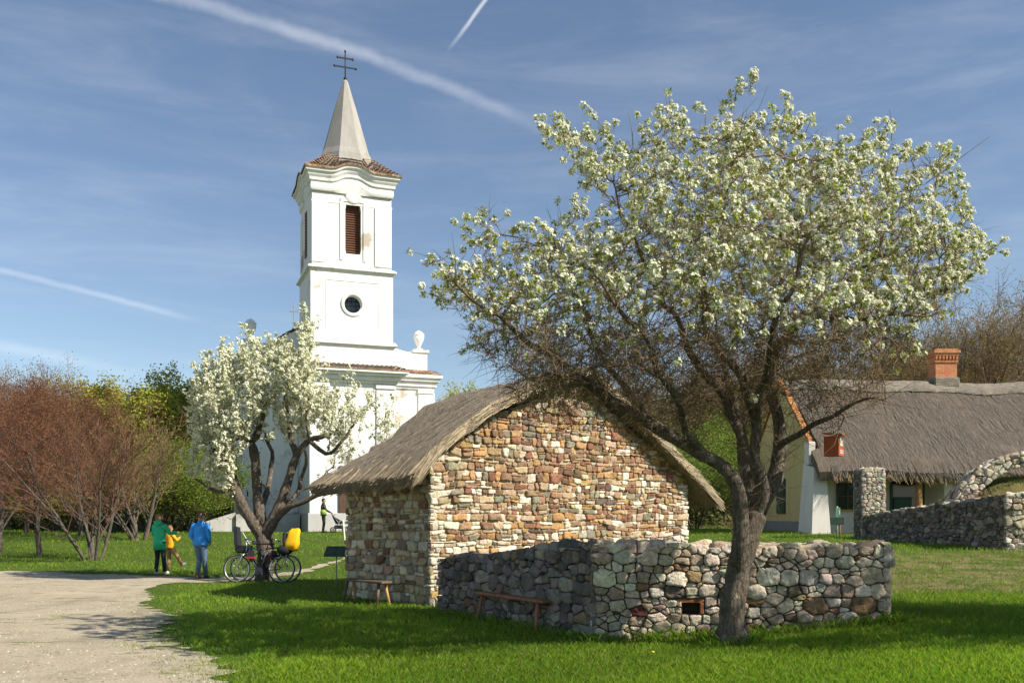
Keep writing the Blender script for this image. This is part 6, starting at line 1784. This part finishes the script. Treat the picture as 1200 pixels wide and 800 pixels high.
person('person', 'smaller person in yellow, partly behind the green jacket, kicking one leg out', (x, y+.45, float(gz(x, y+.45))), R(-38), .76,
       J(knL=(-.10, .04, .49), anL=(-.08, -.05, .085), knR=(.16, .20, .60), anR=(.26, .34, .30), toR=(.30, .47, .30), elR=(.25, .12, 1.18), wrR=(.12, .30, 1.25)),
       cloth('yellow_jacket', (.78, .40, .02)), cloth('tan_trousers', (.45, .27, .13), .3), cloth('grey_trainers', (.25, .27, .28)), hgin, coat_len=.68)
# people by the church
def chpt(u, v, z): c, s_ = math.cos(R(20.5)), math.sin(R(20.5)); return (-8.62+u*c-v*s_, 50.75+u*s_+v*c, .83+z)
person('person', 'person in a pale blue top standing on the church terrace behind the gnarled pear tree', chpt(-4.4, 2.9, .90), R(160), .97, J(), cloth('pale_blue_top', (.28, .42, .62)), cloth('light_jeans', (.25, .38, .55)), cloth('black_shoes', (.03, .03, .03)), hgin, longhair=True)
person('person', 'person in dark blue clothes on the church terrace, left of the one in pale blue', chpt(-5.45, 2.8, .90), R(60), .97, J(), cloth('navy_top', (.03, .045, .08)), cloth('navy_trousers', (.03, .04, .07)), cloth('black_shoes', (.03, .03, .03)), hbrown)
yy = 47.5; xx = (379-600)/F*yy
person('person', 'person in dark clothes with a yellow green bag beside the pushchair', (xx, yy, float(gz(xx, yy))), R(-80), 1.0, J(wrR=(.18, .36, 1.02), elR=(.22, .12, 1.14), wrL=(-.18, .36, 1.02), elL=(-.22, .12, 1.14)), cloth('dark_jacket', (.035, .03, .03)), cloth('black_trousers', (.02, .02, .02)), cloth('black_shoes', (.03, .03, .03)), hbrown)
mb = MB(); mb.ell((0, 0, 0), (.17, .12, .15), 12, 8); mb.tube([(-.1, 0, .1), (-.05, 0, .32), (.05, 0, .32), (.1, 0, .1)], .012, 6)
o = mb.build('shoulder_bag', cloth('lime_bag', (.30, .42, .08)), None); o.location = (xx+.05, yy-.23, float(gz(xx, yy))+1.02); setp(o, 'yellow green bag carried by the dark dressed person near the church', 'bag')
def pushchair():
    yy = 47.4; xx = (397-600)/F*yy; t = thing('pushchair', 'black pushchair with a raised hood on the grass before the church', 'pushchair', (xx, yy, float(gz(xx, yy))), R(8))
    for wx, wy in ((-.28, -.25), (.30, -.25), (-.28, .25), (.30, .25)):
        mb = MB(); r_ = .13; tb = [(wx+r_*math.cos(a), wy, r_+r_*math.sin(a)*.95) for a in np.linspace(0, 2*math.pi, 17)]; mb.tube(tb, .02, 6, cap=False)
        for k in range(4): a = k*math.pi/4; mb.tube([(wx-r_*math.cos(a), wy, r_-r_*math.sin(a)), (wx+r_*math.cos(a), wy, r_+r_*math.sin(a))], .006, 4)
        mb.build('wheel', M_iron, t)
    mb = MB()
    for s_ in (-.25, .25): mb.tube([(.30, s_, .13), (-.05, s_, .55), (-.42, s_, 1.02)], .014, 6); mb.tube([(-.28, s_, .13), (.12, s_, .62)], .014, 6)
    mb.tube([(-.42, -.25, 1.02), (-.47, 0, 1.06), (-.42, .25, 1.02)], .018, 6); mb.build('frame', simple('grey_tube', (.2, .2, .21), .4, .1, metal=.6), t)
    mb = MB(); P = []
    for k in range(9): a = R(20+k*16); P.append([(.02-.30*math.cos(a)*.9, s_*.23, .72+.34*math.sin(a)) for s_ in np.linspace(-1, 1, 9)])
    mb.grid(P); mb.build('hood', cloth('black_fabric', (.03, .03, .035)), t)
    mb = MB(); mb.hexa([(-.15, -.22, .42), (.3, -.22, .42), (.3, .22, .42), (-.15, .22, .42)], [(-.34, -.22, .85), (.18, -.22, .55), (.18, .22, .55), (-.34, .22, .85)]); mb.build('seat', MATS['black_fabric'], t)
    mb = MB(); mb.box((-.22, -.2, .18), (.26, .2, .36), bev=.04); mb.build('basket', MATS['black_fabric'], t)
pushchair()

# ------------------------------------------------------------------ bicycles
def bicycle(label, loc, rot, lean, frame_c, extras):
    t = thing('bicycle', label, 'bicycle', loc, rot); t.rotation_euler = (lean, 0, rot)
    fm = simple('frame_'+frame_c[0], frame_c[1], .35, .1, 6, metal=.2); alu = simple('aluminium', (.55, .56, .58), .35, .1, 8, metal=.7); rub = simple('tyre_rubber', (.025, .025, .025), .8, .2, 10)
    r_ = .335; wb = 1.10; hx = (-wb/2, wb/2)
    circ = lambda cx, rr, n=40: [(cx+rr*math.cos(a), 0, r_+.01+rr*math.sin(a)) for a in np.linspace(0, 2*math.pi, n+1)]
    for cx in hx:
        mb = MB(); mb.tube(circ(cx, r_-.016), .018, 8, cap=False); w_ = mb.build('wheel', rub, t)
        mb = MB(); mb.tube(circ(cx, r_-.038), .013, 6, cap=False); mb.build('rim', alu, w_)
        mb = MB()
        for k in range(14): a = 2*math.pi*k/14; mb.tube([(cx, (-1)**k*.03, r_+.01), (cx+(r_-.04)*math.cos(a), 0, r_+.01+(r_-.04)*math.sin(a))], .0022, 3)
        mb.tube([(cx, -.05, r_+.01), (cx, .05, r_+.01)], .022, 8); mb.build('spokes', alu, w_)
    bb = (.02, 0, .29); st = (.17, 0, .80); hd = (-.33, 0, .86); hb = (-.36, 0, .72); rr = (wb/2, 0, r_+.01); fr = (-wb/2, 0, r_+.01)
    mb = MB(); mb.tube([bb, st], .017, 8); mb.tube([st, hd], .016, 8); mb.tube([bb, hb], .019, 8); mb.tube([hd, hb], .02, 8)
    for s_ in (-.045, .045): mb.tube([bb, (rr[0], s_, rr[2])], .009, 6); mb.tube([st, (rr[0], s_, rr[2])], .008, 6)
    mb.build('frame', fm, t)
    mb = MB()
    for s_ in (-.05, .05): mb.tube([hb, (-.42, s_, .66), (fr[0], s_, fr[2])], [.014, .013, .009], 7)
    mb.build('fork', alu, t)
    mb = MB(); mb.tube([hd, (-.345, 0, 1.0)], .014, 7); mb.tube([(-.22, -.30, 1.04), (-.33, -.22, 1.03), (-.36, 0, 1.01), (-.33, .22, 1.03), (-.22, .30, 1.04)], .012, 7); hbr = mb.build('handlebar', alu, t)
    for s_ in (-1, 1):
        mb = MB(); mb.tube([(-.29, s_*.25, 1.035), (-.19, s_*.315, 1.04)], .018, 8); mb.build('grip', rub, hbr)
    mb = MB(); mb.tube([st, (.20, 0, .93)], .013, 7); P = []
    for k in range(9): u = k/8; x_ = .06+.28*u; w_ = .02+.062*u**1.5; P.append([(x_, w_*math.cos(a), .955+.018*math.sin(a)) for a in np.linspace(0, 2*math.pi, 11)])
    mb.grid(P); mb.build('saddle', cloth('saddle_black', (.025, .025, .025)), t)
    mb = MB(); mb.lathe([(.0, -.062), (.09, -.06), (.092, -.054), (0, -.052)], 24, 0, (bb[0], 0, bb[2]), False, 'y'); mb.tube([(bb[0], -.07, bb[2]), (bb[0]+.12, -.07, bb[2]-.12)], .01, 6); mb.tube([(bb[0], .07, bb[2]), (bb[0]-.12, .07, bb[2]+.12)], .01, 6)
    for s_, sy in ((1, -1), (-1, 1)): mb.box((bb[0]+s_*.12-.045, sy*.08-(.09 if sy < 0 else 0), bb[2]-s_*.12-.012), (bb[0]+s_*.12+.045, sy*.08+(.09 if sy > 0 else 0), bb[2]-s_*.12+.012))
    mb.tube([(bb[0], -.058, bb[2]+.09), (rr[0], -.058, rr[2]+.035)], .005, 4); mb.tube([(bb[0], -.058, bb[2]-.09), (rr[0], -.058, rr[2]-.035)], .005, 4); mb.build('crankset', simple('dark_metal', (.06, .06, .065), .4, .2, metal=.6), t)
    for cx in hx:
        mb = MB(); aa = np.linspace(R(25), R(165), 12) if cx > 0 else np.linspace(R(35), R(150), 10)
        P = [[(cx+(r_+.03)*math.cos(a), s_*.028, r_+.01+(r_+.03)*math.sin(a)) for s_ in (-1, 0, 1)] for a in aa]; mb.grid(P)
        P = [[(cx+(r_+.033)*math.cos(a), s_*.028, r_+.01+(r_+.033)*math.sin(a)) for s_ in (-1, 0, 1)] for a in aa]; mb.grid(P); mb.build('mudguard', simple('guard_black', (.03, .03, .03), .4, .1), t)
    mb = MB()
    for s_ in (-.07, .07): mb.tube([(.30, s_, .73), (.80, s_, .73)], .007, 5); mb.tube([(.70, s_, .73), (rr[0], s_, rr[2])], .006, 5)
    for q in (.35, .5, .65, .78): mb.tube([(q, -.07, .73), (q, .07, .73)], .006, 5)
    mb.build('rack', MATS['dark_metal'], t)
    for e in extras: e(t)
    return t
def bag_top(t):   # triangular bag with a red lower panel at the frame front
    pass
def placed(name, label, cat, t, mbuild, mats, loc):
    o = mbuild.build(name, mats, None); o.matrix_world = t.matrix_basis @ Matrix.Translation(loc); setp(o, label, cat); return o
fy = 22.75
b1 = bicycle('bicycle with a silver fork facing left in front of the gnarled pear trunk', ((303-600)/F*fy, fy, float(gz((303-600)/F*fy, fy))), R(-3), R(-7), ('dark_blue', (.03, .04, .07)), [])
fy2 = 23.02
b2 = bicycle('black bicycle leaning behind the front one at the gnarled pear trunk', ((312-600)/F*fy2, fy2-.1, float(gz(0, fy2))), R(177), R(6), ('black', (.02, .022, .02)), [])
bk = cloth('bag_black', (.022, .024, .03)); rd = cloth('bag_red', (.30, .03, .035)); yl = simple('rain_cover_yellow', (.85, .48, .01), .45, .08, 5, .3)
def wedge(mb, x, z, w, h, d, m, top=.8):
    mb.hexa([(x-w/2, -d/2, z), (x+w/2, -d/2, z), (x+w/2, d/2, z), (x-w/2, d/2, z)], [(x-w/2*top, -d/2*top, z+h), (x+w/2*top, -d/2*top, z+h), (x+w/2*top, d/2*top, z+h), (x-w/2*top, d/2*top, z+h)], m)
mb = MB(); wedge(mb, 0, .0, .20, .06, .12, 1, .95); wedge(mb, 0, .061, .19, .15, .12, 0, .6)
placed('bar_bag', 'black bag with a red base on the left handlebar of the front bicycle', 'bag', b1, mb, [bk, rd], (-.18, -.08, .58))
mb = MB(); wedge(mb, 0, .0, .20, .06, .12, 1, .95); wedge(mb, 0, .061, .19, .15, .12, 0, .6)
placed('bar_bag', 'black bag with a red base beside the right wheel of the black bicycle', 'bag', b2, mb, [bk, rd], (-.22, .10, .56))
mb = MB()
P = []
for k, (z, rx, ry, ox_) in enumerate(((0, .05, .05, 0), (.03, .15, .12, 0), (.2, .18, .14, .02), (.36, .15, .12, .05), (.48, .14, .10, .08), (.53, .10, .07, .11), (.54, .01, .01, .11))): P.append([(ox_+rx*.95*(abs(math.cos(a))**.55)*(1 if math.cos(a) > 0 else -1)*(1+.06*math.sin(3*a+k)), ry*.95*(abs(math.sin(a))**.55)*(1 if math.sin(a) > 0 else -1), z+.02*math.sin(3*a+2*k)) for a in np.linspace(0, 2*math.pi, 25)])
mb.grid(P)
yb = placed('rain_covered_rucksack', 'bulging bright yellow rain covered rucksack strapped on the right end of the bicycles', 'rucksack', b1, mb, [yl], (.78, -.02, .78))
mb = MB(); mb.box((-.20, -.10, .16), (-.12, .1, .46), bev=.03); mb.tube([(-.15, -.08, .4), (-.2, -.09, .25), (-.15, -.08, .1)], .014, 6); mb.build('black_strap', bk, yb)
mb = MB(); mb.ell((0, 0, .0), (.2, .14, .13), 14, 8); placed('rack_bag', 'rounded black bag under the yellow rucksack at the right end of the bicycles', 'bag', b1, mb, [bk], (.62, -.02, .80))
# child seat on the rear rack of the black bicycle (left end)
mb = MB(); mb.hexa([(-.16, -.14, 0), (.16, -.14, 0), (.16, .14, 0), (-.16, .14, 0)], [(-.18, -.16, .16), (.18, -.16, .14), (.18, .16, .14), (-.18, .16, .16)]); mb.hexa([(.10, -.15, .16), (.19, -.15, .15), (.19, .15, .15), (.10, .15, .16)], [(.15, -.13, .62), (.24, -.13, .62), (.24, .13, .62), (.15, .13, .62)])
cs_ = placed('child_seat', 'tall black bicycle child seat with a pale strap at the left end of the bicycles', 'child seat', b2, mb, [bk], (.56, 0, .745))
mb = MB(); mb.tube([(.10, -.16, .5), (-.02, -.17, .3), (-.1, -.16, .18)], .014, 6); mb.build('pale_strap', cloth('pale_strap', (.6, .6, .6)), cs_)
# small meadow flowers
def dandelions():
    rg = np.random.default_rng(77)
    for i, (px, py) in enumerate(((765, 772),)):
        x, y = ptg(px, py); z = float(gz(x, y)); t = thing('dandelion', ('yellow dandelion in the front grass below the square hole of the stone wall', 'yellow dandelion near the edge of the gravel', 'yellow dandelion in the grass midway between gravel and benches', 'yellow dandelion in the grass right of the tree trunk')[i], 'flower', (x, y, z))
        mb = MB(); mb.lathe([(.0, .072), (.014, .074), (.02, .082), (.012, .092), (.0, .094)], 12); mb.build('flower_head', simple('dandelion_yellow', (.8, .55, .02), .7, .1), t)
        mb = MB(); mb.tube([(0, 0, -.01), (.004, 0, .075)], .0025, 5); mb.build('stem', simple('stem_green', (.1, .2, .03), .7, .1), t)
dandelions()
